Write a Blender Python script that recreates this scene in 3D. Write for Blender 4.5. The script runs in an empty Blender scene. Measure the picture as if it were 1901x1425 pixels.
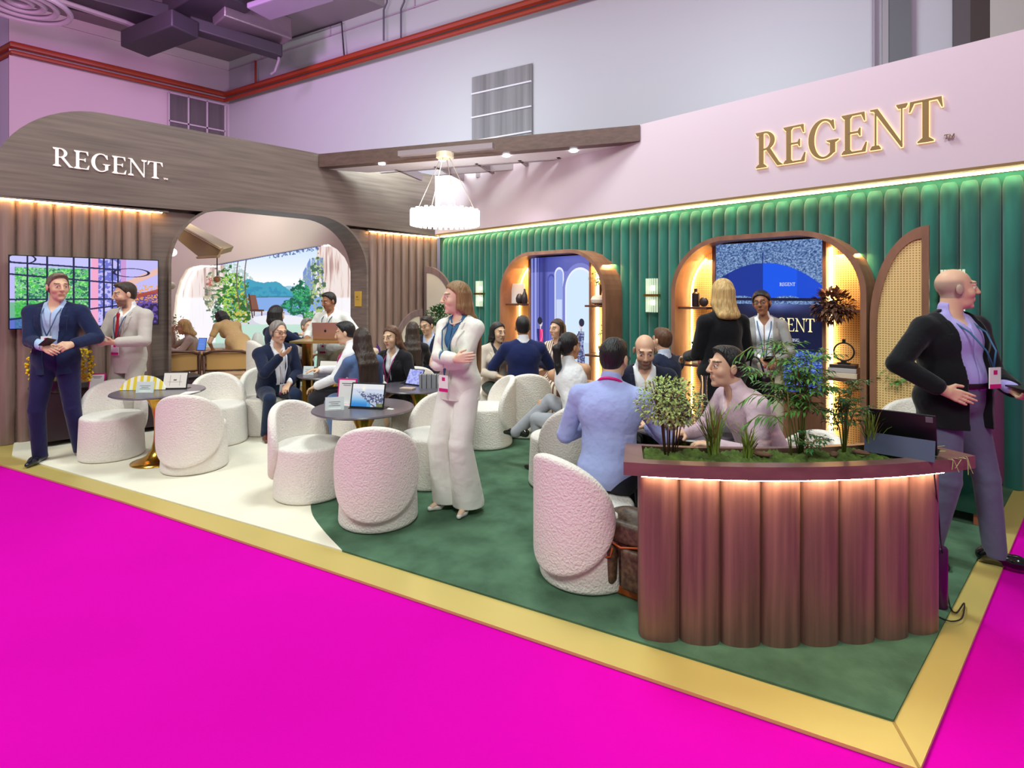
import bpy, bmesh, math, random
import numpy as np
from mathutils import Vector, Matrix
random.seed(7); RNG = np.random.default_rng(7)
SC = bpy.context.scene; COL = SC.collection
PI = math.pi; R2 = math.sqrt(.5)
# ------------------------------------------------------------- camera
CAM = Vector((7.997, -6.145, 1.62)); FW = Vector((-R2, R2, 0)); RT = Vector((R2, R2, 0))
FPX, CXP, HYP = 1028.0, 950.5, 545.0
cd = bpy.data.cameras.new('camera'); cam = bpy.data.objects.new('camera', cd); COL.objects.link(cam)
cam.location = CAM; cam.rotation_euler = (PI/2, 0, PI/4)
cd.sensor_width = 36; cd.lens = FPX/1901*36; cd.shift_y = (HYP-712.5)/1901; cd.clip_end = 200
SC.camera = cam
# ------------------------------------------------------------- world, light, exposure
SC.view_settings.view_transform = 'Standard'; SC.view_settings.look = 'None'
SC.view_settings.gamma = 1; SC.view_settings.use_curve_mapping = False
SC.view_settings.exposure = 0.06
SC.cycles.max_bounces = 6; SC.cycles.diffuse_bounces = 3; SC.cycles.glossy_bounces = 3
SC.cycles.transmission_bounces = 4; SC.cycles.transparent_max_bounces = 6
SC.cycles.use_adaptive_sampling = True; SC.cycles.adaptive_threshold = 0.03
SC.cycles.caustics_reflective = False; SC.cycles.caustics_refractive = False
SC.cycles.sample_clamp_indirect = 4
wd = bpy.data.worlds.new('hall_air'); SC.world = wd; wd.use_nodes = True
wd.node_tree.nodes['Background'].inputs[0].default_value = (0.86, 0.88, 0.95, 1)
wd.node_tree.nodes['Background'].inputs[1].default_value = 0.20
def area(name, loc, size, power, col, target=None, sy=None, spread=None):
    l = bpy.data.lights.new(name, 'AREA'); l.energy = power; l.color = col
    l.shape = 'RECTANGLE'; l.size = size; l.size_y = sy or size
    if spread: l.spread = math.radians(spread)
    o = bpy.data.objects.new(name, l); COL.objects.link(o); o.location = loc
    d = (Vector(target) - Vector(loc)) if target is not None else Vector((0, 0, -1))
    o.rotation_euler = d.to_track_quat('-Z', 'Y').to_euler()
    return o
def spot(name, loc, target, power, col, ang=60, blend=.6, r=.05):
    l = bpy.data.lights.new(name, 'SPOT'); l.energy = power; l.color = col
    l.spot_size = math.radians(ang); l.spot_blend = blend; l.shadow_soft_size = r
    o = bpy.data.objects.new(name, l); COL.objects.link(o); o.location = loc
    o.rotation_euler = (Vector(target)-Vector(loc)).to_track_quat('-Z', 'Y').to_euler()
    return o
area('hall_light', (10.5, -8.0, 7.8), 2.4, 385, (.93, 1.0, .91), (4.5, -2.5, .6))
area('hall_light', (3.0, -9.5, 7.8), 2.2, 340, (.93, 1.0, .92), (1.5, -3.5, 1.0))
area('hall_light', (4.2, -2.6, 7.6), 1.6, 300, (.86, 1.0, .96), (4.0, -2.8, 0))
area('hall_wash', (-2.0, -7.0, 6.6), 1.2, 190, (.92, .50, .86), (-8.9, -3.0, 5.6))
area('hall_wash', (-3.5, -3.6, 6.9), 1.0, 60, (.72, .38, 1.0), (-6.0, 0.2, 6.4))
area('hall_wash', (7.0, -3.0, 7.0), 1.5, 75, (.80, .40, .88), (4.0, 1.6, 7.2))
area('hall_wash', (0.6, -1.6, 4.4), 1.0, 110, (.78, 1.0, .98), (-3.0, .9, 4.6))
area('hall_wash', (5.2, .55, 4.0), 1.0, 42, (.78, 1.0, .98), (5.6, 2.4, 6.0))
area('back_room_light', (-2.6, -3.2, 3.4), 1.6, 20, (1.0, .93, .84), (-2.8, -3.0, 0))

# ------------------------------------------------------------- pixel helpers
def kk(px): return (px-CXP)/FPX
def L(px, py, D):
    p = CAM + FW*D + RT*(kk(px)*D); p.z = 1.62-(py-HYP)/FPX*D; return p
def Lx(px, D, z=0.0):
    p = CAM + FW*D + RT*(kk(px)*D); p.z = z; return p
def G(px, py): return L(px, py, 1.62*FPX/(py-HYP))
def onY(px, py, Y0=0.0): return L(px, py, (Y0-CAM.y)/(R2*(1+kk(px))))
def onX(px, py, X0=0.0): return L(px, py, (CAM.x-X0)/(R2*(1-kk(px))))
def heading(a): return math.radians(-135-a)      # a: 0 faces the camera, 90 faces photo-left, 180 away
# ------------------------------------------------------------- colours and materials
def lin(c):
    c = np.asarray(c, dtype=float)/255.0
    return np.where(c <= .04045, c/12.92, ((c+.055)/1.055)**2.4)
def rgb(r, g, b): return tuple(float(v) for v in lin((r, g, b)))
MATS = {}
def mat(name, col, rough=.6, bdist=.01, metal=0, spec=.5, sheen=0, bump=0, bscale=50, bstretch=(1, 1, 1), var=0, vscale=3, vstretch=(1, 1, 1), vcol=None, coat=0, emit=None, estr=0, trans=0, alpha=1, coord='Object'):
    if name in MATS: return MATS[name]
    m = bpy.data.materials.new(name); m.use_nodes = True; nt = m.node_tree; N = nt.nodes; b = N['Principled BSDF']
    b.inputs['Base Color'].default_value = (*col, 1); b.inputs['Roughness'].default_value = rough
    b.inputs['Metallic'].default_value = metal; b.inputs['Specular IOR Level'].default_value = spec
    b.inputs['Sheen Weight'].default_value = sheen; b.inputs['Coat Weight'].default_value = coat
    b.inputs['Transmission Weight'].default_value = trans; b.inputs['Alpha'].default_value = alpha
    if emit: b.inputs['Emission Color'].default_value = (*emit, 1); b.inputs['Emission Strength'].default_value = estr
    tc = N.new('ShaderNodeTexCoord')
    def noise(scale, stretch, detail=4):
        mp = N.new('ShaderNodeMapping'); mp.inputs['Scale'].default_value = stretch
        nt.links.new(tc.outputs[coord], mp.inputs[0])
        n = N.new('ShaderNodeTexNoise'); n.inputs['Scale'].default_value = scale; n.inputs['Detail'].default_value = detail
        nt.links.new(mp.outputs[0], n.inputs[0]); return n
    if var:
        n = noise(vscale, vstretch); r = N.new('ShaderNodeValToRGB')
        r.color_ramp.elements[0].position = .3; r.color_ramp.elements[1].position = .7
        c2 = vcol or tuple(min(1, c*(1+var)) for c in col); c1 = tuple(c*(1-var) for c in col)
        r.color_ramp.elements[0].color = (*c1, 1); r.color_ramp.elements[1].color = (*c2, 1)
        nt.links.new(n.outputs[0], r.inputs[0]); nt.links.new(r.outputs[0], b.inputs['Base Color'])
    if bump:
        n = noise(bscale, bstretch, 3); bp = N.new('ShaderNodeBump'); bp.inputs['Strength'].default_value = bump
        bp.inputs['Distance'].default_value = bdist
        nt.links.new(n.outputs[0], bp.inputs['Height']); nt.links.new(bp.outputs[0], b.inputs['Normal'])
    MATS[name] = m; return m
def emis(name, col, s):
    if name in MATS: return MATS[name]
    m = bpy.data.materials.new(name); m.use_nodes = True; nt = m.node_tree; nt.nodes.clear()
    e = nt.nodes.new('ShaderNodeEmission'); o = nt.nodes.new('ShaderNodeOutputMaterial')
    e.inputs[0].default_value = (*col, 1); e.inputs[1].default_value = s
    nt.links.new(e.outputs[0], o.inputs[0]); MATS[name] = m; return m
def vcmat(name, emission=None, rough=.6):
    if name in MATS: return MATS[name]
    m = bpy.data.materials.new(name); m.use_nodes = True; nt = m.node_tree; N = nt.nodes; b = N['Principled BSDF']
    a = N.new('ShaderNodeAttribute'); a.attribute_name = 'Col'
    if emission is None:
        nt.links.new(a.outputs[0], b.inputs['Base Color']); b.inputs['Roughness'].default_value = rough
        b.inputs['Subsurface Weight'].default_value = 0
    else:
        b.inputs['Base Color'].default_value = (.01, .01, .01, 1); b.inputs['Roughness'].default_value = .25
        nt.links.new(a.outputs[0], b.inputs['Emission Color']); b.inputs['Emission Strength'].default_value = emission
    MATS[name] = m; return m
WOOD = dict(rough=.45, bump=.08, bscale=8)
m_woodh = mat('wood_header', rgb(116, 100, 92), var=.24, vscale=2.2, vstretch=(1, .5, 12), rough=.45)
m_woodv = mat('wood_flute', rgb(136, 112, 102), var=.22, vscale=2.2, vstretch=(9, 9, .5), rough=.45)  # red lowered in the wood colour to match mauve light on the flutes
m_woodc = mat('wood_counter', rgb(116, 84, 72), var=.36, vscale=2.6, vstretch=(10, 10, .45), rough=.4)
m_woodt = mat('wood_top', rgb(120, 84, 78), var=.2, vscale=3, vstretch=(1, 3, 6), rough=.35)
m_woodn = mat('wood_niche', rgb(140, 96, 74), var=.22, vscale=3, vstretch=(3, 3, 1), rough=.45)
m_woodd = mat('wood_dark_chair', rgb(92, 58, 40), var=.2, vscale=6, rough=.4)
m_velvet = mat('green_velvet', rgb(8, 102, 88), rough=.75, sheen=.5, var=.34, vscale=2.0, vstretch=(3.5, 1, .5))
m_fascia = mat('fascia_paint', rgb(214, 196, 204), rough=.7, spec=.2)
m_hall = mat('hall_wall_paint', rgb(190, 184, 192), rough=.8, spec=.2)
m_halla = mat('hall_wall_paint_pink', rgb(208, 178, 196), rough=.8, spec=.2)
m_pink = mat('pink_carpet', rgb(214, 3, 172), rough=.95, spec=.05, var=.05, vscale=.8, bump=.15, bscale=140)
m_white = mat('cream_carpet', rgb(240, 232, 214), rough=.95, spec=.05, var=.05, vscale=1.6, vstretch=(1, 1, 1), bump=.25, bscale=90)
m_green = mat('green_carpet', rgb(80, 108, 86), rough=.95, spec=.05, var=.3, vscale=4.5, bump=.3, bscale=90)
m_gold = mat('gold_border', rgb(214, 190, 112), rough=.42, metal=.25, var=.05, vscale=.7)
m_brass = mat('brass', rgb(206, 158, 66), rough=.2, metal=1)
m_brassd = mat('brass_letter', rgb(138, 108, 60), rough=.5, metal=.1)
m_boucle = mat('boucle', rgb(240, 232, 224), rough=.95, spec=.1, sheen=.2, bump=.9, bscale=75)
m_black = mat('black_plastic', rgb(22, 22, 26), rough=.4)
m_dtop = mat('table_top_dark', rgb(96, 88, 98), rough=.28)
m_cream = mat('cream_paint', rgb(212, 202, 186), rough=.8, spec=.2)
m_paper = mat('paper', rgb(236, 234, 232), rough=.6)
m_mag = mat('magenta_card', rgb(205, 20, 120), rough=.5)
m_ceil = mat('slab_ceiling', rgb(150, 135, 145), rough=.9)
m_duct = mat('duct_dark', rgb(62, 52, 62), rough=.55, metal=.3)
m_foil = mat('duct_foil', rgb(150, 130, 140), rough=.4, metal=.7, bump=.6, bscale=9)
m_red = mat('red_pipe', rgb(156, 52, 28), rough=.4)
m_cane = mat('cane', rgb(214, 170, 110), rough=.7, bump=1, bscale=60)
m_led = emis('led_warm', (1, .56, .20), 75)
m_ledn = emis('led_niche', (1, .66, .28), 22)
m_glass = mat('clear_glass', (1, 1, 1), rough=.03, trans=1, spec=.5)
m_leaf = mat('leaf', rgb(86, 138, 60), rough=.5, var=.4, vscale=14)
m_leafl = mat('leaf_light', rgb(168, 186, 110), rough=.5, var=.35, vscale=18)
m_leafd = mat('leaf_deep', rgb(50, 100, 52), rough=.5, var=.4, vscale=14)
m_stem = mat('stem', rgb(88, 64, 46), rough=.7)
m_moss = mat('moss', rgb(78, 98, 36), rough=.95, var=.5, vscale=22, bump=1, bscale=60)
# ------------------------------------------------------------- mesh builder
class MB:
    def __init__(s): s.v = []; s.f = []; s.mi = []; s.cur = 0
    def add(s, vs, fs):
        o = len(s.v); s.v += [tuple(p) for p in vs]
        for f in fs: s.f.append(tuple(i+o for i in f)); s.mi.append(s.cur)
        return s
    def box(s, lo, hi, M=None):
        x0, y0, z0 = lo; x1, y1, z1 = hi
        vs = [Vector(p) for p in ((x0,y0,z0),(x1,y0,z0),(x1,y1,z0),(x0,y1,z0),(x0,y0,z1),(x1,y0,z1),(x1,y1,z1),(x0,y1,z1))]
        if M is not None: vs = [M @ p for p in vs]
        return s.add(vs, [(0,3,2,1),(4,5,6,7),(0,1,5,4),(1,2,6,5),(2,3,7,6),(3,0,4,7)])
    def prism(s, pts, ext):       # pts: planar loop of 3D points, ext vector
        n = len(pts); e = Vector(ext); a = [Vector(p) for p in pts]
        return s.add(a+[p+e for p in a], [tuple(range(n))[::-1], tuple(range(n, 2*n))]+[(i, (i+1) % n, n+(i+1) % n, n+i) for i in range(n)])
    def tube(s, pts, r, n=8, cap=True, closed=False):
        pts = [Vector(p) for p in pts]; rs = r if isinstance(r, (list, tuple)) else [r]*len(pts)
        rings = []; m = len(pts); up = None
        for i, p in enumerate(pts):
            if closed: t = (pts[(i+1) % m]-pts[i-1]).normalized()
            else: t = (pts[min(i+1, m-1)]-pts[max(i-1, 0)]).normalized()
            if up is None: up = Vector((0, 0, 1)) if abs(t.z) < .9 else Vector((1, 0, 0))
            u = (up - t*up.dot(t)).normalized(); w = t.cross(u); up = u
            rings.append([p+(u*math.cos(2*PI*j/n)+w*math.sin(2*PI*j/n))*rs[i] for j in range(n)])
        vs = [q for rg in rings for q in rg]; fs = []
        for i in range(m if closed else m-1):
            a = i*n; b = ((i+1) % m)*n
            fs += [(a+j, a+(j+1) % n, b+(j+1) % n, b+j) for j in range(n)]
        if cap and not closed: fs += [tuple(range(n))[::-1], tuple(range((m-1)*n, m*n))]
        return s.add(vs, fs)
    def lathe(s, prof, n=32, c=(0, 0, 0), sx=1, sy=1):
        vs = []; fs = []; m = len(prof)
        for r, z in prof: vs += [(c[0]+sx*r*math.cos(2*PI*j/n), c[1]+sy*r*math.sin(2*PI*j/n), c[2]+z) for j in range(n)]
        for i in range(m-1): fs += [(i*n+j, i*n+(j+1) % n, (i+1)*n+(j+1) % n, (i+1)*n+j) for j in range(n)]
        fs += [tuple(range(n))[::-1], tuple(range((m-1)*n, m*n))]
        return s.add(vs, fs)
    def ball(s, c, r, n=12, M=None):
        r = r if isinstance(r, (tuple, list)) else (r, r, r); vs = []; fs = []; k = n//2
        for i in range(1, k):
            a = PI*i/k
            for j in range(n):
                p = Vector((r[0]*math.sin(a)*math.cos(2*PI*j/n), r[1]*math.sin(a)*math.sin(2*PI*j/n), r[2]*math.cos(a)))
                vs.append((M @ p if M is not None else p)+Vector(c))
        for i in range(k-2): fs += [(i*n+j, (i+1)*n+j, (i+1)*n+(j+1) % n, i*n+(j+1) % n) for j in range(n)]
        tp = Vector((0, 0, r[2])); 
        if M is not None: tp = M @ tp
        vs += [Vector(c)+tp, Vector(c)-tp]; T = (k-1)*n
        fs += [(T, j, (j+1) % n) for j in range(n)]+[(T+1, (k-2)*n+(j+1) % n, (k-2)*n+j) for j in range(n)]
        return s.add(vs, fs)
    def build(s, name, m, parent=None, smooth=False, bevel=0, loc=None, M=None):
        me = bpy.data.meshes.new(name); vs = s.v
        if M is not None: vs = [tuple(M @ Vector(p)) for p in vs]
        me.from_pydata(vs, [], s.f); ms = m if isinstance(m, (list, tuple)) else [m]
        for q in ms: me.materials.append(q)
        if len(ms) > 1: me.polygons.foreach_set('material_index', s.mi)
        if smooth:
            me.polygons.foreach_set('use_smooth', [True]*len(me.polygons))
            if smooth != 'all':
                me.set_sharp_from_angle(angle=math.radians(40))
        me.update(); o = bpy.data.objects.new(name, me); COL.objects.link(o)
        if parent is not None: o.parent = parent
        if loc is not None: o.location = loc
        if bevel:
            b = o.modifiers.new('bevel', 'BEVEL'); b.width = bevel; b.segments = 3; b.limit_method = 'ANGLE'
            me.polygons.foreach_set('use_smooth', [True]*len(me.polygons)); me.set_sharp_from_angle(angle=math.radians(40))
        return o
def tag(o, label, cat, group=None, kind=None):
    if label: o['label'] = label
    if cat: o['category'] = cat
    if group: o['group'] = group
    if kind: o['kind'] = kind
    return o
def thing(name, label, cat, loc=(0, 0, 0), rz=0, group=None):
    o = bpy.data.objects.new(name, None); COL.objects.link(o); o.location = loc; o.rotation_euler = (0, 0, rz)
    o.empty_display_size = .1
    return tag(o, label, cat, group)
def struct(name, mb, m, **k):
    o = mb.build(name, m, **k); o['kind'] = 'structure'; return o
def dup(root, loc, rz, label=None, group=None):
    r = root.copy(); COL.objects.link(r); r.location = loc; r.rotation_euler = (0, 0, rz)
    if label: r['label'] = label
    if group: r['group'] = group
    for ch in list(root.children):
        c = ch.copy(); COL.objects.link(c); c.parent = r
        for g in ch.children:
            d = g.copy(); COL.objects.link(d); d.parent = c
    return r
def grid_paint(name, o, ux, uz, nx, nz, fn, m, parent=None):   # painted flat screen: o = lower-left seen corner
    o = Vector(o); ux = Vector(ux); uz = Vector(uz)
    U, V = np.meshgrid(np.linspace(0, 1, nx), np.linspace(0, 1, nz))
    co = np.array(o)[None, None]+U[..., None]*np.array(ux)+V[..., None]*np.array(uz)
    c = np.clip(fn(U, V), 0, 255); c = lin(c)
    idx = np.arange(nx*nz).reshape(nz, nx)
    f = np.stack([idx[:-1, :-1], idx[:-1, 1:], idx[1:, 1:], idx[1:, :-1]], -1).reshape(-1, 4)
    me = bpy.data.meshes.new(name); me.from_pydata(co.reshape(-1, 3).tolist(), [], f.tolist())
    at = me.attributes.new('Col', 'FLOAT_COLOR', 'POINT')
    cc = np.concatenate([c.reshape(-1, 3), np.ones((nx*nz, 1))], 1).astype(np.float32)
    at.data.foreach_set('color', cc.ravel()); me.materials.append(m)
    ob = bpy.data.objects.new(name, me); COL.objects.link(ob)
    if parent is not None: ob.parent = parent
    return ob
def vnoise(U, V, sx, sy, seed=0, oct=3):
    r = np.random.default_rng(seed); out = 0; amp = 1; tot = 0
    for _ in range(oct):
        g = r.random((int(sy)+2, int(sx)+2)); x = U*(int(sx)-.001); y = V*(int(sy)-.001)
        x = np.clip(x, 0, int(sx)-.001); y = np.clip(y, 0, int(sy)-.001)
        xi = x.astype(int); yi = y.astype(int); fx = x-xi; fy = y-yi; fx = fx*fx*(3-2*fx); fy = fy*fy*(3-2*fy)
        out = out+amp*((g[yi, xi]*(1-fx)+g[yi, xi+1]*fx)*(1-fy)+(g[yi+1, xi]*(1-fx)+g[yi+1, xi+1]*fx)*fy)
        tot += amp; amp *= .55; sx *= 2; sy *= 2
    return out/tot
def mix(a, b, t): t = np.clip(t, 0, 1)[..., None]; return a*(1-t)+np.asarray(b, float)*t
def arc2(cx, cy, rx, ry, a0, a1, n=12):
    return [(cx+rx*math.cos(math.radians(a0+(a1-a0)*i/n)), cy+ry*math.sin(math.radians(a0+(a1-a0)*i/n))) for i in range(n+1)]
# ------------------------------------------------------------- serif capitals as polygons (cap height 1)
def ser(x0, x1, y, up=1, h=.045):   # slab serif with little brackets
    return [(x0, y), (x1, y), (x1, y+up*h*.6), ((x0+x1)/2+.10, y+up*h*2.2), ((x0+x1)/2-.10, y+up*h*2.2), (x0, y+up*h*.6)]
def glyph(ch):
    if ch == 'R':
        bowl = [(.2, 1)]+arc2(.34, .74, .36, .26, 90, -90, 14)+[(.2, .48), (.2, .525)]+arc2(.34, .74, .20, .215, -90, 90, 14)+[(.2, .955)]
        return [[(.12, 0), (.28, 0), (.28, 1), (.12, 1)], ser(0, .40, 0), ser(0, .30, 1, -1), bowl,
                [(.36, .52), (.53, .52), (.86, .10), (1.02, .0), (.80, 0)]], .96
    if ch == 'E':
        return [[(.10, 0), (.26, 0), (.26, 1), (.10, 1)], ser(0, .34, 0), ser(0, .34, 1, -1), [(.2, .955), (.2, 1), (.70, 1), (.72, .78), (.69, .78), (.60, .955)],
                [(.2, .50), (.2, .545), (.50, .545), (.55, .62), (.58, .62), (.58, .42), (.55, .42), (.50, .50)],
                [(.2, 0), (.2, .045), (.62, .045), (.74, .24), (.77, .24), (.73, 0)]], .80
    if ch == 'G':
        o = arc2(.50, .5, .50, .52, 48, 318, 30); i = arc2(.52, .5, .33, .47, 318, 48, 30)
        return [o+i, [(.80, .96), (.83, .96), (.86, .72), (.82, .72), (.70, .90)], [(.72, .06), (.88, .12), (.88, .44), (.72, .44)], ser(.60, 1.0, .44, -1, .03)], 1.02
    if ch == 'N':
        return [[(.13, 0), (.18, 0), (.18, .9), (.13, .9)], ser(0, .31, 0), [(0, 1), (.22, 1), (.92, .06), (.92, -.03), (.88, -.03), (.10, .95), (0, .97)],
                [(.88, 0), (.92, 0), (.92, .96), (.88, .96)], ser(.75, 1.06, 1, -1)], 1.06
    if ch == 'T':
        return [[(.33, 0), (.50, 0), (.50, 1), (.33, 1)], ser(.20, .63, 0), [(0, 1), (.83, 1), (.86, .76), (.83, .76), (.72, .955), (.11, .955), (0, .76), (-.03, .76)]], .84
    if ch == 'O':
        return [arc2(.5, .5, .5, .52, 0, 360, 30)+arc2(.5, .5, .33, .47, 360, 0, 30)], 1.0
    if ch == 'H':
        return [[(.1, 0), (.24, 0), (.24, 1), (.1, 1)], [(.66, 0), (.80, 0), (.80, 1), (.66, 1)], [(.24, .47), (.66, .47), (.66, .53), (.24, .53)]], .92
    if ch == 'K':
        return [[(.1, 0), (.24, 0), (.24, 1), (.1, 1)], [(.24, .42), (.24, .52), (.70, 1), (.80, 1)], [(.36, .56), (.46, .66), (.86, 0), (.68, 0)]], .88
    if ch == 'M':
        return [[(.05, 0), (.15, 0), (.15, 1), (.05, 1)], [(.85, 0), (.95, 0), (.95, 1), (.85, 1)], [(.05, 1), (.2, 1), (.55, .2), (.45, .1)], [(.95, 1), (.8, 1), (.45, .2), (.55, .1)]], 1
    return [], .45
def word(mb, text, o, ux, uz, width, cap, ext, grow=0.0, gap=.07):
    """letters from seen-left origin o along unit ux, up uz; returns one polygon set in mb"""
    gl = [glyph(c) for c in text]; tot = sum(w for _, w in gl)+gap*(len(gl)-1); sx = width/tot
    o = Vector(o); ux = Vector(ux).normalized(); uz = Vector(uz); x = 0
    for polys, w in gl:
        for ip, p in enumerate(polys):
            q = [((x+a)*sx, b*cap) for a, b in p]
            if grow:
                ar = sum(q[i][0]*q[(i+1) % len(q)][1]-q[(i+1) % len(q)][0]*q[i][1] for i in range(len(q)))
                sg = 1 if ar > 0 else -1; r = []
                for i in range(len(q)):
                    a = Vector(q[i-1]); b = Vector(q[i]); c = Vector(q[(i+1) % len(q)])
                    e1 = (b-a); e2 = (c-b)
                    if e1.length < 1e-9 or e2.length < 1e-9: r.append(q[i]); continue
                    n = (Vector((e1.y, -e1.x)).normalized()+Vector((e2.y, -e2.x)).normalized())
                    if n.length > 1e-6: n.normalize()
                    r.append((b.x+n.x*grow*sg, b.y+n.y*grow*sg))
                q = r
            mb.prism([o+ux*a+uz*b for a, b in q], Vector(ext)*(1+.035*ip))
        x += w+gap
    return mb

def smooth_path(p, n=6):
    out = []; p = [Vector(q) for q in p]
    for i in range(len(p)-1):
        a, b, c, d = p[max(i-1, 0)], p[i], p[i+1], p[min(i+2, len(p)-1)]
        for k in range(n):
            t = k/n; out.append(.5*((2*b)+(c-a)*t+(2*a-5*b+4*c-d)*t*t+(3*b-a-3*c+d)*t**3))
    return out+[p[-1]]
# ============================================================= THE SETTING
CZ, TZ = 2.64, 3.74            # cove height, header top
# exhibition hall floor (pink) and the stand's floor
mb = MB(); mb.add([(-12, -16, -.02), (16, -16, -.02), (16, 6, -.02), (-12, 6, -.02)], [(0, 1, 2, 3)]); struct('floor', mb, m_pink)
def poly(name, pts, z, t, m):
    mb = MB(); mb.prism([(p[0], p[1], z-t) for p in pts], (0, 0, t)); return struct(name, mb, m)
o0 = G(-70, 842); oc = G(1708, 1425); orr = G(1901, 956); gd = (orr-oc).normalized(); fd = (oc-o0).normalized()
ofar = oc+gd*((.3-oc.y)/gd.y)
i_c = G(1659, 1338); i_l = G(22, 846); i_r = G(1892, 887); ir = i_c+(i_r-i_c)*((.25-i_c.y)/(i_r.y-i_c.y))
gl = G(0, 861)
poly('floor_border', [G(-60, 838), gl, G(228, 929), G(700, 1086), oc, ofar, (-.3, .3, 0), (-.3, -6.3, 0)], -.004, .014, m_gold)
bound = [G(635, 1022.5), G(600, 985), G(578, 950), G(584, 915), G(620, 880), G(690, 850), G(790, 828), G(880, 800), G(900, 770), G(860, 745), G(820, 722)]; bound = smooth_path(bound, 5)
il = G(257, 914)
poly('floor_cream', [i_l, il]+bound+[(-.25, .15, 0), (-.3, -5.7, 0)], .006, .01, m_white)
poly('floor_green', [bound[0], i_c, ir, (-.2, .25, 0)]+bound[::-1][:-1], .006, .01, m_green)
poly('floor_back_room', [(-9, -6.5, 0), (-.31, -6.5, 0), (-.31, .1, 0), (-9, .1, 0)], .002, .02, mat('oak_floor', rgb(150, 112, 84), rough=.35, var=.25, vscale=2, vstretch=(1, 9, 1)))
mb = MB(); mb.box((i_c.x*0+oc.x-.0, 0, 0), (oc.x, 0, 0))
# mitre seam at the corner of the gold border
mb = MB(); a = (oc+(i_c-oc)*.02); 
mb.prism([a+Vector((.004, .004, -.003)), i_c+Vector((.004, .004, -.003)), i_c-Vector((.004, .004, .003)), a-Vector((.004, .004, .003))], (0, 0, .001)); struct('trim_1', mb, mat('seam', rgb(170, 132, 66), rough=.6))

# fluted walls
def flutes(name, m, axis, a0, a1, pitch, z0, z1, depth, dome, skip=None, off=0.0):
    mb = MB(); n = max(1, round((a1-a0)/pitch)); p = (a1-a0)/n; S = 8
    for i in range(n):
        c = a0+(i+.5)*p
        if skip and skip(c): continue
        zs = [z0, z1-(p*.5 if dome else 0)]; sc = [1, 1]
        if dome: zs[1] = z1-p*.85
        if dome:
            for t in (25, 45, 62, 76, 87): zs.append(z1-p*.85+p*.85*math.sin(math.radians(t))); sc.append(math.cos(math.radians(t)))
        vs = []
        for z, s in zip(zs, sc):
            for j in range(S+1):
                th = PI*j/S; u = -math.cos(th)*p*.5*(.985); w = math.sin(th)**.8*depth*(s if dome else 1)
                if dome: u *= (.55+.45*s) if s < 1 else 1
                if axis == 'x': vs.append((c+u, off-w, z))
                else: vs.append((off+w, c+u, z))
        fs = []
        for r in range(len(zs)-1):
            for j in range(S):
                a = r*(S+1)+j; q = (a, a+1, a+S+2, a+S+1)
                fs.append(q if axis == 'x' else q[::1])
        T = (len(zs)-1)*(S+1); fs.append(tuple(T+j for j in range(S+1)))
        mb.add(vs, fs)
    return mb
mb = flutes('f', m_velvet, 'x', 0.02, 8.6, .14, 0.0, 2.61, .078, True, None, .10)
mb.box((-.1, .09, 0), (8.6, .16, TZ)); w = struct('wall_right', mb, m_velvet, smooth=True)
mb = MB(); mb.box((-.0, -.10, CZ+.02), (8.6, .15, TZ)); struct('wall_right_header', mb, m_fascia)
mb = MB(); mb.prism([(.02, -.10, CZ+.02), (.02, .14, CZ-.005), (.02, .14, CZ+.02)], (8.58, 0, 0)); mb.box((0.02, -.108, CZ+.02), (8.6, -.10, CZ+.045)); struct('trim_2', mb, m_brassd)
mb = MB(); mb.box((.02, .0, CZ-.004), (8.6, .014, CZ+.006)); t = mb.build('cove_light', emis('led_green_cove', (1, .84, .44), 42)); tag(t, 'warm light strip along the top of the green fluted velvet wall', 'light strip')
# wood wall, arched opening
YA0, YA1, ZA, RA = -4.27, -1.445, 2.83, .85
def arch_loop(y0, y1, z1, r, z0=0.0, n=14):
    return [(y0, z0)]+[(y0+r-r*math.cos(math.radians(90*i/n)), z1-r+r*math.sin(math.radians(90*i/n))) for i in range(n+1)]+[(y1-r+r*math.cos(math.radians(90-90*i/n)), z1-r+r*math.sin(math.radians(90-90*i/n))) for i in range(n+1)]+[(y1, z0)]
al = arch_loop(YA0, YA1, ZA, RA)
def inarch(y):
    return YA0-.06 < y < YA1+.06
# header with the rounded left end and the arch cut from its lower edge (front face polygon, pushed back)
top = [(-5.93, CZ+.02)]+[(-4.93-1.0*math.cos(math.radians(a)), 2.74+1.0*math.sin(math.radians(a))) for a in range(0, 91, 6)]+[(-.0, TZ)]
low = [(0.0, CZ+.02)]
ai = [p for p in al if p[1] > CZ+.02]
lowpts = [(0, CZ+.02)]+[(y, z) for y, z in ai[::-1]]
loop = top+lowpts
loop = [loop[0]]+loop[1:]
mb = MB(); mb.prism([(-.5, y, z) for y, z in loop], (.5, 0, 0)); hw = struct('wall_left_header', mb, m_woodh)
# body of the wall under the header, either side of the arch, with the curved spandrels
def spandrel(side):
    pts = []
    if side < 0:
        pts = [(-5.93, 0), (YA0, 0)]+[p for p in al[1:16] if p[1] <= CZ+.02]
        last = pts[-1]; pts += [(last[0], CZ+.02), (-5.93, CZ+.02)]
    else:
        c = [p for p in al[16:] if p[1] <= CZ+.02]
        pts = c+[(0.0, 0), (0.0, CZ+.02), (c[0][0], CZ+.02)]
    return pts
for s_, nm in ((-1, 'wall_left_panel_near'), (1, 'wall_left_panel_far')):
    mb = MB(); mb.prism([(-.48, y, z) for y, z in spandrel(s_)], (.40, 0, 0)); struct('wall_left' if s_ < 0 else 'wall_left_far', mb, m_woodh)
mb = flutes('f', m_woodv, 'y', -5.86, YA0-.16, .166, 0, CZ-.01, .085, False, None, -.105)
w2 = flutes('f', m_woodv, 'y', YA1+.05, 0.0, .155, 0, CZ-.01, .085, False, None, -.105)
mb.add(w2.v, w2.f)
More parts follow.
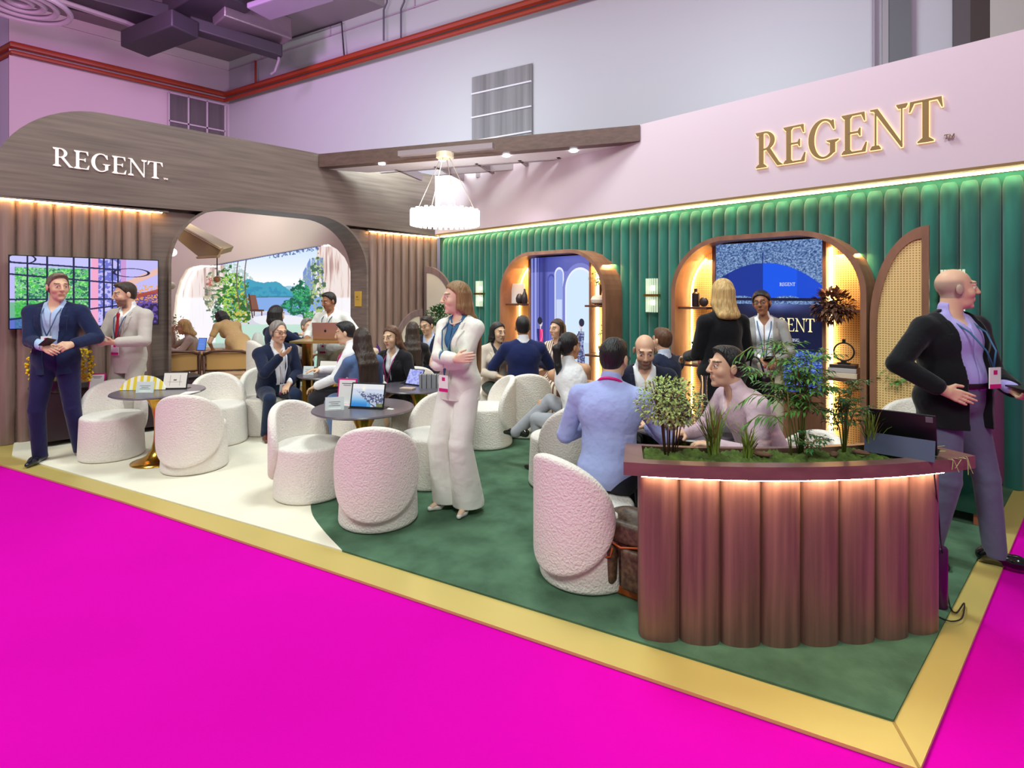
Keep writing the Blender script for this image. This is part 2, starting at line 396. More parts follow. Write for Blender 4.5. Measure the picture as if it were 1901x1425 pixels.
struct('wall_left_fluting', mb, m_woodv, smooth=True)
# arch lining: a wooden band running round the opening
mb = MB(); band = arch_loop(YA0, YA1, ZA, RA, 0, 20); inner = arch_loop(YA0+.03, YA1-.03, ZA-.03, RA-.03, 0, 20)
for i in range(len(band)-1):
    a, b, c, d = band[i], band[i+1], inner[i+1], inner[i]
    mb.add([(.004, *a), (.004, *b), (.004, *c), (.004, *d), (-.52, *a), (-.52, *b), (-.52, *c), (-.52, *d)], [(0, 1, 2, 3), (3, 2, 6, 7), (7, 6, 5, 4), (4, 5, 1, 0)])
struct('trim_3', mb, m_woodh, smooth=True)
mb = MB(); mb.box((-.016, -5.88, CZ-.012), (-.004, YA0-.07, CZ-.002)); tag(mb.build('cove_light', m_led), 'warm light strip above the wooden flutes over the wall screen', 'light strip')
mb = MB(); mb.box((-.016, YA1+.03, CZ-.012), (-.004, -.02, CZ-.002)); tag(mb.build('cove_light', m_led), 'short warm light strip above the wooden flutes right of the arch', 'light strip')
mb = MB(); mb.box((-.08, -5.93, CZ-.0), (0, YA0-.0, CZ+.02)); mb.box((-.08, YA1, CZ), (0, 0, CZ+.02)); struct('trim_4', mb, m_woodh)
# gold plaque on the arch's inner side
mb = MB(); a = onX(664, 540, -.14); mb.box((-.36, YA1-.045, 1.41), (-.15, YA1-.03, 1.66)); pl = mb.build('wall_plaque', mat('plaque_gold', rgb(222, 180, 70), rough=.4, metal=.3), bevel=.003); tag(pl, 'square gold plaque on the inner side of the wooden arch', 'plaque')
mb = MB(); word(mb, 'MC', (-.30, YA1-.047, 1.55), (1, 0, 0), (0, 0, 1), .09, .035, (0, -.002, 0)); mb.box((-.31, YA1-.049, 1.52), (-.2, YA1-.046, 1.525)); q = mb.build('lettering', m_brassd, pl)

# signs
def sign(name, label, o, ux, n, width, cap, m, halo=None, tm=None):
    t = thing(name, label, 'sign', o)
    mb = MB(); word(mb, 'REGENT', (0, 0, 0), ux, (0, 0, 1), width, cap, tuple(c*.016 for c in n)); 
    mb.build('lettering', m, t)
    if halo:
        mb = MB(); word(mb, 'REGENT', Vector(n)*-.006, ux, (0, 0, 1), width, cap, tuple(c*.006 for c in n), grow=.008); mb.build('backlight', halo, t)
    mb = MB(); e = Vector(ux)*width*1.01; 
    word(mb, 'TM', e+Vector((0, 0, 0)), ux, (0, 0, 1), width*.045, cap*.09, tuple(c*.02 for c in n)); mb.build('trademark', tm or m, t)
    return t
sign('wall_sign', 'white raised REGENT letters on the curved dark wooden header', (.0, -5.40, 3.05), (0, 1, 0), (1, 0, 0), 1.06, .205, mat('white_letter', rgb(245, 232, 226), rough=.4, emit=(1, .9, .85), estr=.35))
sign('wall_sign', 'large brass REGENT letters with glowing edges on the pale header', (5.66, -.115, 2.955), (1, 0, 0), (0, -1, 0), 1.58, .375, m_brassd, emis('halo', (1, .66, .28), 2.0))

# canopy: triangular beam frame across the corner
mb = MB(); ca = onX(592, 283, 0.02); cb = onY(1188, 241, -.12); ca.z = cb.z = 0
n_ = Vector((-(cb-ca).y, (cb-ca).x, 0)).normalized(); 
if n_.dot(CAM-ca) > 0: n_ = -n_
zt = 3.73; zb = 3.53; ee = (ca-cb).normalized()
cp = thing('corner_canopy', 'triangular wooden canopy frame spanning the corner above the chandelier', 'canopy', (0, 0, zb))
mb = MB(); q = n_*.16; A = ca; Bq = cb
mb.prism([A-Vector((0, 0, 0)), Bq, Bq+q-ee*.0, A+q], (0, 0, zt-zb)); mb.build('front_beam', mat('wood_beam', rgb(96, 72, 64), var=.2, vscale=3, vstretch=(3, 3, 9), rough=.45), cp)
mb = MB(); A2 = ca+n_*.16; B2 = cb+n_*.16
mb.prism([A2, B2, B2+n_*.42+ee*.42, A2+n_*.40-ee*.5], (0, 0, .03)); mb.build('soffit', mat('white_paint', rgb(228, 224, 232), rough=.6), cp)
m_beam = mat('canopy_beam', rgb(150, 136, 140), rough=.5)
for f0, f1, off in ((.14, .84, .62), (.30, .70, 1.05), (.42, .60, 1.4)):
    s0 = ca.lerp(cb, f0)+n_*off; s1 = ca.lerp(cb, f1)+n_*off
    mb = MB(); mb.prism([s0, s1, s1+n_*.06, s0+n_*.06], (0, 0, .16)); mb.build('cross_beam', m_beam, cp)
for f in (.22, .36, .5, .64, .76):
    s0 = ca.lerp(cb, f)+n_*.5; L_ = 1.5*(1-abs(f-.5)*1.5)
    s1 = s0+n_*L_; mb = MB(); mb.prism([s0, s1, s1+ee*.05, s0+ee*.05], (0, 0, .12)); mb.build('rafter', m_beam, cp)
for k_, (px, py) in enumerate(((709, 303), (821, 296), (940, 288), (1065, 279))):
    D = (3.53-1.62)*FPX/(HYP-py); p = L(px, py, D); 
    mb = MB(); mb.lathe([(.0, 0), (.05, 0), (.05, .012), (0, .012)], 16); o = mb.build('downlight', emis('downlight', (.9, .93, 1), 14), loc=(p.x, p.y, zb-.016))
    tag(o, ['small round downlight in the canopy soffit near the wooden header', 'small round downlight in the canopy soffit just left of the chandelier mount', 'small round downlight in the canopy soffit right of the chandelier mount', 'small round downlight in the canopy soffit nearest the pale header'][k_], 'downlight', 'canopy downlights')
    if k_ < 3: spot('downlight_beam', (p.x, p.y, zb-.03), (p.x-.2, p.y+.35, 0), 45, (.9, .94, 1), 95, .8)
# chandelier
mb = MB(); q0 = Lx(826, 7.55); q0.z = 0; mb.prism([q0-ee*.7-n_*.04, q0+ee*.7-n_*.04, q0+ee*.7+n_*.04, q0-ee*.7+n_*.04], (0, 0, .07)); mb.build('chandelier_beam', m_beam, cp, loc=(0, 0, .012))
D = 7.55; pc = Lx(826, D, 0)
ch = thing('chandelier', 'round glowing crystal chandelier hanging from the corner canopy', 'chandelier', (pc.x, pc.y, 0))
zc = 1.62-(393-HYP)/FPX*-1*D*-1 if False else 1.62+(545-405)/FPX*D
rr = 62/FPX*D
m_cry = emis('crystal_glow', (1, .97, .90), 5.0)
mb = MB(); mb.lathe([(rr-.02, -.07), (rr, -.07), (rr, .09), (rr-.02, .09)], 48, (0, 0, zc)); mb.build('light_band', m_cry, ch, smooth=True)
mb = MB()
for i in range(36):
    a = 2*PI*i/36; M = Matrix.Translation((rr*math.cos(a)*1.005, rr*math.sin(a)*1.005, zc))@Matrix.Rotation(a, 4, 'Z')
    mb.box((-.012, -.020, -.10), (.012, .020, .10+.01*(i % 2)), M)
mb.build('crystal_fringe', mat('crystal', rgb(255, 252, 245), rough=.15, emit=(1, .96, .88), estr=2.2), ch)
mb = MB()
for i in range(4):
    a = 2*PI*i/4+.5; mb.tube([(rr*.95*math.cos(a), rr*.95*math.sin(a), zc+.09), (.05*math.cos(a), .05*math.sin(a), 3.50)], .005, 6)
mb.build('suspension_wire', mat('wire', rgb(220, 205, 190), rough=.3, metal=.6), ch)
mb = MB(); mb.lathe([(.10, 3.46), (.12, 3.47), (.12, 3.54), (.0, 3.54)], 24); mb.build('ceiling_plate', mat('plate', rgb(225, 205, 170), rough=.35, metal=.4, emit=(1, .9, .7), estr=.3), ch)
l = bpy.data.lights.new('chandelier_glow', 'POINT'); l.energy = 38; l.color = (1, .96, .92); l.shadow_soft_size = .3
lo = bpy.data.objects.new('chandelier_glow', l); COL.objects.link(lo); lo.location = (pc.x, pc.y, zc-.02)

# ============================================================= NICHES
def scr_boutique(U, V):
    c = np.zeros(U.shape+(3,)); c[:] = (96, 100, 190); c = mix(c, (52, 60, 150), (V > .86)*1.0); c = mix(c, (150, 160, 240), np.clip((U-.1)*2, 0, 1)*.35)
    st = (np.sin(U*95)*.5+.5)*(U < .42); c = mix(c, (188, 200, 250), st*.75*(U < .14)); c = mix(c, (40, 48, 120), ((U > .14) & (U < .30))*(.55+.3*np.sin(U*60)))
    def ar(x0, x1, top, ins, outc, inc, bot=0.0):
        nonlocal c
        cx = (x0+x1)/2; rx = (x1-x0)/2; ry = rx*.85
        for g, col in ((0, outc), (ins, inc)):
            r1 = rx-g; m = (np.abs(U-cx) < r1) & (V > bot) & ((V < top-ry) | ((((U-cx)/r1)**2+((V-(top-ry))/(ry-g))**2) < 1))
            c = mix(c, col, m*1.0)
    ar(.30, .43, .84, .02, (70, 78, 170), (96, 108, 200)); ar(.42, .58, .90, .02, (226, 232, 255), (150, 168, 235)); c = mix(c, (215, 228, 255), ((U > .45) & (U < .55) & (V < .6) & (V > .25))*.8)
    ar(.56, 1.12, .93, .035, (120, 128, 205), (120, 128, 205)); ar(.60, 1.08, .89, .02, (235, 242, 255), (212, 234, 255))
    c = mix(c, (190, 210, 235), ((U > .62) & (V < .22))*.6)
    # mannequins
    def fig(cx, h, col, hair, x=1):
        nonlocal c
        m = ((U-cx)/.035)**2+((V-h)/.042)**2 < 1; c = mix(c, (225, 215, 225), m*1.0)
        m = ((U-cx+.01*x)/.045)**2+((V-h-.025)/.04)**2 < 1; c = mix(c, hair, m*1.0)
        m = (np.abs(U-cx) < .035+.05*np.clip((h-.06-V)*2.2, 0, 1)) & (V < h-.05); c = mix(c, col, m*1.0); return m
    def body(cx, h, top, bot, w0, w1, col):
        nonlocal c
        t = np.clip((top-V)/(top-bot), 0, 1); hw_ = w0*(1-.35*np.exp(-((t-.38)/.16)**2))+(w1-w0)*t; m = (np.abs(U-cx) < hw_) & (V < top) & (V > bot); c = mix(c, col, m*1.0); return m
    for cx, col, hair, x in ((.17, (26, 34, 112), (18, 22, 52), 1), (.86, (66, 74, 120), (34, 34, 66), -1)):
        c = mix(c, (214, 196, 206) if x > 0 else (180, 170, 190), (np.abs(U-cx) < .012)*(V < .36)*(V > .30)*1.0)
        m = body(cx, 0, .315, .0, .062 if x > 0 else .048, .075 if x > 0 else .06, col)
        c = mix(c, (226, 210, 218), (((U-cx-.008*x)/.028)**2+((V-.37)/.032)**2 < 1)*1.0); c = mix(c, hair, (((U-cx+.008*x)/.042)**2+((V-.395)/.036)**2 < 1)*1.0)
        if x > 0: c = mix(c, (240, 50, 132), m*(U > cx-.012)*(U < cx+.05)*1.0); c = mix(c, (255, 150, 190), m*(np.abs(U-cx-.015-.02*np.sin(V*30)) < .006)*.9)
        else: c = mix(c, (176, 186, 226), m*(vnoise(U, V, 70, 90, 3, 2) > .52)*.8)
    for t in np.linspace(0, 1, 40): c = mix(c, (92, 84, 104), (((U-(.815-.075*math.sin(t*PI)))/.010)**2+((V-(.29-.22*t))/.010)**2 < 1)*1.0)
    return c
def scr_umbrella(U, V):
    n = RNG.random(U.shape); n2 = vnoise(U, V, 90, 160, 5, 2)
    c = np.zeros(U.shape+(3,)); base = np.where(V[..., None] > .5, (96, 128, 176), (58, 92, 196)); c[:] = base
    c = mix(c, (190, 215, 250), np.clip((n2-.52)*5, 0, 1)*n*.9); c = mix(c, (20, 40, 100), np.clip((.46-n2)*5, 0, 1)*.7)
    # umbrella
    cx = .47; top = .855; bot = .62; dx = (U-cx)/.62; e = top-(top-bot)*np.abs(dx)**2.1*.95
    m = (V < e) & (V > bot-.012*np.cos(dx*9)) & (np.abs(dx) < 1)
    colu = np.where((U < cx)[..., None], (14, 50, 150), (10, 86, 235)); c = np.where(m[..., None], colu, c)
    c = mix(c, (8, 30, 110), m*(np.abs(dx) > .55)*(U < cx)*.6); c = mix(c, (6, 60, 190), m*(dx > .5)*.5)
    c = mix(c, (20, 50, 130), (np.abs(U-cx) < .006)*(V > top)*(V < .93)*1.0); c = mix(c, (8, 20, 60), (np.abs(V-(bot-.012)) < .010)*(np.abs(dx) < .95)*1.0)
    p = (V < .575) & (V > .27) & (U > -.1); g = np.clip((.575-V)/.07, 0, 1)
    c = np.where(p[..., None], (15, 22, 60), c); c = mix(c, (110, 130, 200), p*(1-g)*np.clip(1-np.abs(U-.62)*2.6, 0, 1))
    return c
def rounded(x0, x1, z0, z1, r, n=10):
    return [(x0, z0)]+[(x0+r-r*math.cos(math.radians(90*i/n)), z1-r+r*math.sin(math.radians(90*i/n))) for i in range(n+1)]+[(x1-r+r*math.cos(math.radians(90-90*i/n)), z1-r+r*math.sin(math.radians(90-90*i/n))) for i in range(n+1)]+[(x1, z0)]
def niche(xc, label, zt, scr, scrname):
    w = .97; pr = .35; t = thing('display_niche', label, 'display niche', (xc, 0, 0)); rad = .62
    o = rounded(-w, w, 0, zt, rad, 14); i_ = rounded(-w+.05, w-.05, 0, zt-.05, rad-.05, 14); mb = MB()
    for k in range(len(o)-1):
        a, b, c, d = o[k], o[k+1], i_[k+1], i_[k]
        mb.add([(a[0], -pr, a[1]), (b[0], -pr, b[1]), (c[0], -pr, c[1]), (d[0], -pr, d[1]), (a[0], .12, a[1]), (b[0], .12, b[1]), (c[0], .12, c[1]), (d[0], .12, d[1])], [(0, 1, 2, 3), (3, 2, 6, 7), (5, 4, 7, 6), (4, 5, 1, 0)])
    mb.build('surround', m_woodn, t, smooth=True)
    # cane backs
    hb = .545
    ib = rounded(-w+.04, w-.04, 0, zt-.04, rad-.04, 14)
    mb = MB(); mb.prism([(x, .02, z) for x, z in ib], (0, .02, 0)); mb.build('cane_back', m_canew, t)
    # screen column
    H = zt-.07
    mb = MB(); mb.box((-hb-.035, -.13, 0), (-hb, .02, H)); mb.box((hb, -.13, 0), (hb+.035, .02, H)); mb.box((-hb, -.10, 0), (hb, .02, H)); mb.build('centre_panel', m_woodn, t)
    s = grid_paint('screen', (-hb, -.105, .62), (2*hb, 0, 0), (0, 0, H-.62), 250, 360, scr, vcmat('screen_emit', .95), t)
    for sx in (-1, 1):
        x0, x1 = sorted((sx*(hb+.035), sx*(w-.05)))
        for zz in (1.47, .82): mb = MB(); mb.box((x0, -.27, zz-.025), (x1, .02, zz)); mb.build('shelf', m_woodd, t)
        # light strips: beside the screen, and along the curved side
        ls = MB(); ls.box((sx*(hb+.037)-.005, -.012, .05), (sx*(hb+.037)+.016*sx+.005, .015, zt-.16)); ls.build('light_strip', m_ledn, t)
        cv = [(sx*(w-.075), .02)]+[(sx*(w-rad+(rad-.075)*math.cos(math.radians(a))), zt-rad+(rad-.075)*math.sin(math.radians(a))) for a in range(0, 52, 6)]
        if sx < 0: ls = MB(); ls.tube([(x, .005, z) for x, z in cv], .007, 5); ls.build('light_strip', m_ledn, t)
    return t, H
m_canew = mat('cane_weave', rgb(226, 186, 118), rough=.8)
nt = m_canew.node_tree; N_ = nt.nodes; bs = N_['Principled BSDF']
tc = N_.new('ShaderNodeTexCoord'); ch_ = N_.new('ShaderNodeTexBrick'); mp = N_.new('ShaderNodeMapping'); mp.inputs['Rotation'].default_value = (PI/2, 0, 0)
nt.links.new(tc.outputs['Object'], mp.inputs[0]); nt.links.new(mp.outputs[0], ch_.inputs[0])
ch_.offset = 0; ch_.inputs['Scale'].default_value = 1; ch_.inputs['Brick Width'].default_value = .022; ch_.inputs['Row Height'].default_value = .022; ch_.inputs['Mortar Size'].default_value = .0065; ch_.inputs['Mortar Smooth'].default_value = .2
ch_.inputs['Color1'].default_value = (*rgb(165, 122, 66), 1); ch_.inputs['Color2'].default_value = (*rgb(175, 130, 72), 1); ch_.inputs['Mortar'].default_value = (*rgb(236, 200, 138), 1)
nt.links.new(ch_.outputs[0], bs.inputs['Base Color'])
NX1, NX2 = 2.905, 5.755
n1, H1 = niche(NX1, 'arched wooden display niche with a boutique video, nearest the corner', 2.22, scr_boutique, 's')
n2, H2 = niche(NX2, 'arched wooden display niche with a blue umbrella video and gold lettering', 2.24, scr_umbrella, 's')
scr2 = [c for c in n2.children if c.name.startswith('screen')][0]
m_gt = emis('gold_text', (1.0, .86, .45), 1.1); m_wt = emis('pale_text', (.75, .80, .95), 1.0)
mb = MB(); word(mb, 'REGENT', (-.06, -.108, 1.235), (1, 0, 0), (0, 0, 1), .53, .135, (0, -.002, 0)); mb.build('lettering', m_gt, scr2)
mb = MB(); word(mb, 'HONG KONG', (.10, -.108, 1.13), (1, 0, 0), (0, 0, 1), .23, .032, (0, -.002, 0)); mb.build('lettering', m_wt, scr2)
mb = MB(); word(mb, 'REGENT', (.14, -.108, 1.70), (1, 0, 0), (0, 0, 1), .15, .035, (0, -.002, 0)); mb.build('lettering', m_wt, scr2)
for xx in (NX1-.75, NX1+.75, NX2-.75, NX2+.75):
    area('niche_strip_light', (xx, -.10, 2.0), .25, 8.0, (1, .58, .20), (xx, -.02, .9))
# opened door leaves: half arches with a cane or cream infill
def leaf_door(label, p, rz, w, h, r, m_in, fm, flip=1, z0=0.02, name='arched_door_leaf', fr=.05):
    t = thing(name, label, 'door panel', p, rz)
    def outl(w, h, r, i):
        n = 14; pts = [(w-i, z0+i), (w-i, h-i)]
        hh = h-z0; 
        pts = [(flip*(w-i), z0+i), (flip*(w-i), h-i*2.2)]
        for k in range(n+1):
            a = math.radians(90-90*k/n); pts.append((flip*(w-i-(w-2*i)*(1-(1-math.sin(math.radians(90*k/n)))*1.0) if False else w-i-(w-2*i)*math.sin(math.radians(90*k/n))), h-i*2.2-(r)*(1-math.cos(math.radians(90*k/n)))))
        pts.append((flip*i, z0+i)); return pts[0:1]+pts[2:]
    o = outl(w, h, r, 0); q = outl(w, h, r, fr); mb = MB(); n = len(o)
    for k in range(n):
        a, b, c, d = o[k], o[(k+1) % n], q[(k+1) % n], q[k]
        mb.add([(a[0], -.02, a[1]), (b[0], -.02, b[1]), (c[0], -.02, c[1]), (d[0], -.02, d[1]), (a[0], .02, a[1]), (b[0], .02, b[1]), (c[0], .02, c[1]), (d[0], .02, d[1])], [(0, 1, 2, 3), (3, 2, 6, 7), (7, 6, 5, 4), (4, 5, 1, 0)])
    mb.build('frame', fm, t); mb = MB(); mb.prism([(x, -.005, z) for x, z in q], (0, .01, 0)); mb.build('infill', m_in, t); return t
m_woodg = mat('wood_grey', rgb(126, 104, 104), var=.2, vscale=3, vstretch=(6, 6, .6), rough=.5)
leaf_door('open half-arch cane door leaf right of the umbrella niche', (6.75, -.33, 0), 0, .43, 2.20, .85, m_canew, m_woodn)
leaf_door('tall half-arch cream panel standing in the corner by the green wall', (.80, -.33, 0), 0, .78, 2.10, .62, m_cream, m_woodg, -1)
leaf_door('low half-arch cream panel against the wooden flutes right of the arch', (.30, -1.12, 0), PI/2, .52, 1.36, .55, m_cream, m_woodg)
# wall sconces
def sconce(p, label):
    t = thing('wall_sconce', label, 'wall lamp', p)
    mb = MB(); 
    for i in range(7): mb.tube([(-.075+.025*i, -.06-.02*math.sin(PI*i/6), -.21), (-.075+.025*i, -.06-.02*math.sin(PI*i/6), .21)], .010, 8)
    mb.build('glass_rods', mat('rod_glass', rgb(225, 240, 225), rough=.1, trans=.5, emit=(.9, .95, .7), estr=.28), t, smooth=True)
    mb = MB(); mb.box((-.095, -.10, -.015), (.095, 0.03, .015)); mb.build('bracket', m_brass, t)
    mb = MB(); mb.ball((0, -.035, .09), (.04, .015, .035)); mb.ball((0, -.035, -.09), (.04, .015, .035)); mb.build('bulb', emis('bulb', (1, .93, .6), 9), t, smooth='all')
    return t
sconce((1.10, .04, 1.62), 'glass rod wall lamp behind the standing woman in white, left of the boutique niche')
sconce((4.34, .04, 1.60), 'glass rod wall lamp on green velvet between the two niches')
sconce((7.30, .04, 1.62), 'glass rod wall lamp partly hidden behind the bald standing man')

# glossy cabinet at the right edge
t = thing('glossy_cabinet', 'tall dark cabinet at the right edge with magenta over most of its right side', 'cabinet', (7.4, -.55, 0))
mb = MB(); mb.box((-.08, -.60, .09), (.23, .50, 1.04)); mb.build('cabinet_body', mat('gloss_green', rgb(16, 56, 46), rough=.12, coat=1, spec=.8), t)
mb = MB(); mb.box((.23, -.60, .09), (.236, .50, .90)); mb.build('magenta_lower_side', mat('magenta_side_colour', rgb(150, 24, 112), rough=.3), t)
for x, y in ((-.04, -.54), (.17, -.54), (-.04, .44), (.17, .44)):
    mb = MB(); mb.box((x-.03, y-.03, 0.006), (x+.03, y+.03, .09)); mb.build('leg', mat('copper', rgb(196, 110, 84), rough=.4, metal=.5), t)

# ============================================================= THE HALL BEHIND
XA = -9.0; cn = onX(425, 180, XA); dB = Vector((.9677, .2521, 0)); pB = lambda s: Vector((cn.x, cn.y, 0))+dB*s
mb = MB(); mb.box((XA-.2, onX(17, 90, XA).y, 0), (XA, cn.y+.1, 12)); struct('wall_hall_left', mb, m_halla)
yl = onX(17, 90, XA).y
mb = MB(); mb.prism([(XA-.2, yl, 0), (XA-.2, yl+.02, 0), (XA-6, yl-1.5, 0), (XA-6, yl-1.6, 0)], (0, 0, 8.2)); struct('wall_hall_far_left', mb, mat('hall_far', rgb(208, 190, 222), rough=.8))
nB = Vector((dB.y, -dB.x, 0)); e2 = pB(34)
mb = MB(); a = Vector((cn.x, cn.y, 0)); mb.prism([a, e2, e2-nB*.2, a-nB*.2], (0, 0, 14)); struct('wall_hall_back', mb, m_hall)
# slab ceiling
mb = MB(); mb.box((-15, -12, 8.28), (-3.2, 5, 8.5)); struct('ceiling', mb, m_ceil)
# upper ledges on both walls (thin shadow lines) and red pipes
zp = cn.z
def onB(px, py):
    d = FW+RT*kk(px); # ray
    A = np.array([[d.x, -dB.x], [d.y, -dB.y]]); b = np.array([cn.x-CAM.x, cn.y-CAM.y]); D, s = np.linalg.solve(A, b); p = L(px, py, D); return p, s
for nm, dz, r in (('upper', 0, .075), ('lower', -.17, .05)):
    mb = MB(); mb.tube([(XA-5, yl-1.3, zp+dz), (XA+.12, yl+.05, zp+dz), (XA+.14, cn.y-.14, zp+dz), tuple(pB(20)+nB*.14+Vector((0, 0, zp+dz)))], r, 8)
    tag(mb.build('fire_pipe', m_red, smooth=True), 'red %s fire pipe running along the high hall walls' % nm, 'pipe')
mb = MB(); p, s = onB(483, 150); mb.tube([p+nB*.14-Vector((0, 0, .2)), p+nB*.14+Vector((0, 0, .5))], .03, 8); tag(mb.build('pipe_stub', m_red), 'short vertical red pipe stub above the long red pipe', 'pipe')
mb = MB(); mb.box((XA, yl, zp+.75), (XA+.04, cn.y, zp+.79)); struct('trim_5', mb, m_halla)
mb = MB()
for k in range(3):
    z = zp+.75+k*.42; a = pB(0)+nB*.0; b = pB(20); mb.prism([a+Vector((0, 0, z)), b+Vector((0, 0, z)), b+nB*.03+Vector((0, 0, z)), a+nB*.03+Vector((0, 0, z))], (0, 0, .025))
for k in range(14):
    s = 1.5+k*1.35; z = zp+.75+(k % 2)*.42; a = pB(s); mb.prism([a+Vector((0, 0, z)), a+dB*.025+Vector((0, 0, z)), a+dB*.025+nB*.03+Vector((0, 0, z)), a+nB*.03+Vector((0, 0, z))], (0, 0, .42))
struct('trim_6', mb, mat('joint_line', rgb(180, 150, 176), rough=.9))
# hall window panels
m_wp = mat('vent_panel', rgb(96, 82, 90), rough=.5, var=.15, vscale=2, vstretch=(6, 6, .3))
a = onX(312, 173, XA); b = onX(416, 192, XA)
t = thing('hall_window', 'dark six-pane window panel high on the pink hall wall', 'window panel', (XA, 0, 0))
zlo = a.z-2.4
mb = MB(); mb.box((.02, a.y, zlo), (.06, b.y, a.z)); mb.build('pane', m_wp, t)
mb = MB()
for i in range(4): y = a.y+(b.y-a.y)*i/3; mb.box((.05, y-.02, zlo), (.10, y+.02, a.z))
for i in range(5): z = a.z-(.75*i); mb.box((.05, a.y, z-.02), (.10, b.y, z+.02))
mb.build('glazing_bars', mat('bars', rgb(196, 172, 190), rough=.6), t)
a, s0 = onB(879, 146); b, s1 = onB(990, 119); zt2 = (a.z+b.z)/2
t = thing('hall_window', 'grey blind-covered window panel on the hall wall above the canopy', 'window panel', (0, 0, 0))
mb = MB(); q0 = pB(s0)+nB*.03; q1 = pB(s1)+nB*.03; mb.prism([q0+Vector((0, 0, zt2-2.4)), q1+Vector((0, 0, zt2-2.4)), q1+nB*.03+Vector((0, 0, zt2-2.4)), q0+nB*.03+Vector((0, 0, zt2-2.4))], (0, 0, 2.4))
mb.build('blind', mat('blind_grey', rgb(126, 120, 124), rough=.6, var=.28, vscale=1.5, vstretch=(6, 6, .15)), t)
mb = MB()
dz = abs(onB(935, 202)[0].z-onB(935, 163)[0].z)
for i in range(3): z = zt2-dz*1.15*(i+1)+.12; mb.prism([q0+nB*.03+Vector((0, 0, z)), q1+nB*.03+Vector((0, 0, z)), q1+nB*.06+Vector((0, 0, z)), q0+nB*.06+Vector((0, 0, z))], (0, 0, .03))
mb.build('glazing_bars', mat('bars2', rgb(215, 205, 215), rough=.6), t)
# vertical piers on the right of the hall wall
def pier(x0, x1, m, n):
    a, s0 = onB(x0, 100); b, s1 = onB(x1, 100); mb = MB(); q0, q1 = pB(s0), pB(s1); mb.prism([q0, q1, q1+nB*.12, q0+nB*.12], (0, 0, 13)); return struct('trim_%d' % n, mb, m)
pier(1619, 1623, mat('edge', rgb(150, 135, 150)), 7); pier(1637, 1650, mat('edge2', rgb(150, 140, 146)), 8); pier(1648, 1690, mat('pier_grey', rgb(96, 94, 100), rough=.6), 9)
pier(1768, 1798, mat('pier_b', rgb(84, 74, 78), rough=.6), 10); pier(1798, 1834, mat('pier_c', rgb(58, 40, 38), rough=.6), 11); pier(1834, 2100, mat('pier_d', rgb(186, 178, 172), rough=.8), 12)
# ducts and conduits
def duct(label, pts, w, h, m, name='air_duct'):
    mb = MB()
    for i in range(len(pts)-1):
        a, b = Vector(pts[i]), Vector(pts[i+1]); d = (b-a).normalized(); n = Vector((-d.y, d.x, 0)).normalized()*w/2; u = Vector((0, 0, h/2))
        vs = [a-n-u, a+n-u, a+n+u, a-n+u, b-n-u, b+n-u, b+n+u, b-n+u]
        mb.add(vs, [(0, 1, 2, 3), (7, 6, 5, 4), (0, 4, 5, 1), (1, 5, 6, 2), (2, 6, 7, 3), (3, 7, 4, 0)])
    o = mb.build(name, m, bevel=.03); tag(o, label, 'duct'); return o
def at_z(px, py, z): return L(px, py, (z-1.62)*FPX/(HYP-py))
duct('dark rectangular air duct end pointing down below the hall ceiling', [at_z(250, 82, 7.15), at_z(345, 44, 7.3)], .62, .36, m_duct)
duct('long dark duct crossing the hall ceiling from the upper left', [at_z(120, -14, 7.7), at_z(345, 44, 7.7)], .75, .35, m_duct)
duct('dark ceiling duct running down to the right', [at_z(352, 46, 7.45), at_z(522, 98, 7.3)], .34, .28, m_duct)
duct('wide dark duct at the top edge of the ceiling', [at_z(345, 30, 7.9), at_z(430, -20, 7.9)], 1.0, .4, m_duct)
duct('foil wrapped flexible duct under the hall ceiling', [at_z(405, 18, 7.75), at_z(530, 62, 7.75)], .7, .5, m_foil)
duct('pale metal service tray near the ceiling above the back wall', [at_z(480, 22, 7.6), at_z(600, -16, 7.6)], .6, .12, mat('tray', rgb(176, 150, 180), rough=.4, metal=.3), 'service_tray')
mb = MB(); mb.tube([at_z(90, -6, 7.5), at_z(230, 40, 7.5), at_z(262, 54, 7.5)], .07, 8); tag(mb.build('conduit', mat('pipe_grey', rgb(150, 130, 140), rough=.4), smooth=True), 'long grey pipe slung beside the dark ceiling duct', 'pipe')
mb = MB()
for px in (718, 750): p, s = onB(px, 78); mb.tube([p+nB*.1, p+nB*.1+Vector((0, 0, .7)), p+nB*.1+dB*.1+Vector((0, 0, .85)), p+nB*.1+dB*.1+Vector((0, 0, 3))], .02, 6)
tag(mb.build('conduit', mat('pipe_dark', rgb(96, 84, 104))), 'pair of thin vertical conduits above the red pipe', 'pipe')
mb = MB(); p, s = onB(645, 108); mb.tube([onB(520, 82)[0]+nB*.1, onB(640, 44)[0]+nB*.1, p+nB*.1], .02, 6); tag(mb.build('conduit', m_duct), 'thin bent conduit beside the foil duct', 'pipe')
mb = MB(); p = at_z(518, 112, 7.1); mb.tube([p+Vector((0, 0, .3)), p, p-Vector((.1, .05, .25)), p-Vector((.2, .1, .3))], .04, 6); tag(mb.build('pipe_hook', mat('hook', rgb(130, 110, 125))), 'small hooked pipe end hanging below the dark duct', 'pipe')
p = at_z(36, 8, 7.4); t = thing('air_diffuser', 'round white ceiling air diffuser with concentric rings', 'air vent', (p.x, p.y, 7.4))
for i, r in enumerate((.80, .58, .38, .19)):
    mb = MB(); mb.tube([(r*math.cos(q), r*math.sin(q), .02*i) for q in np.linspace(0, 2*PI, 41)[:-1]], .055, 8, closed=True); mb.build('ring', mat('diffuser', rgb(206, 186, 204), rough=.5), t, smooth=True)

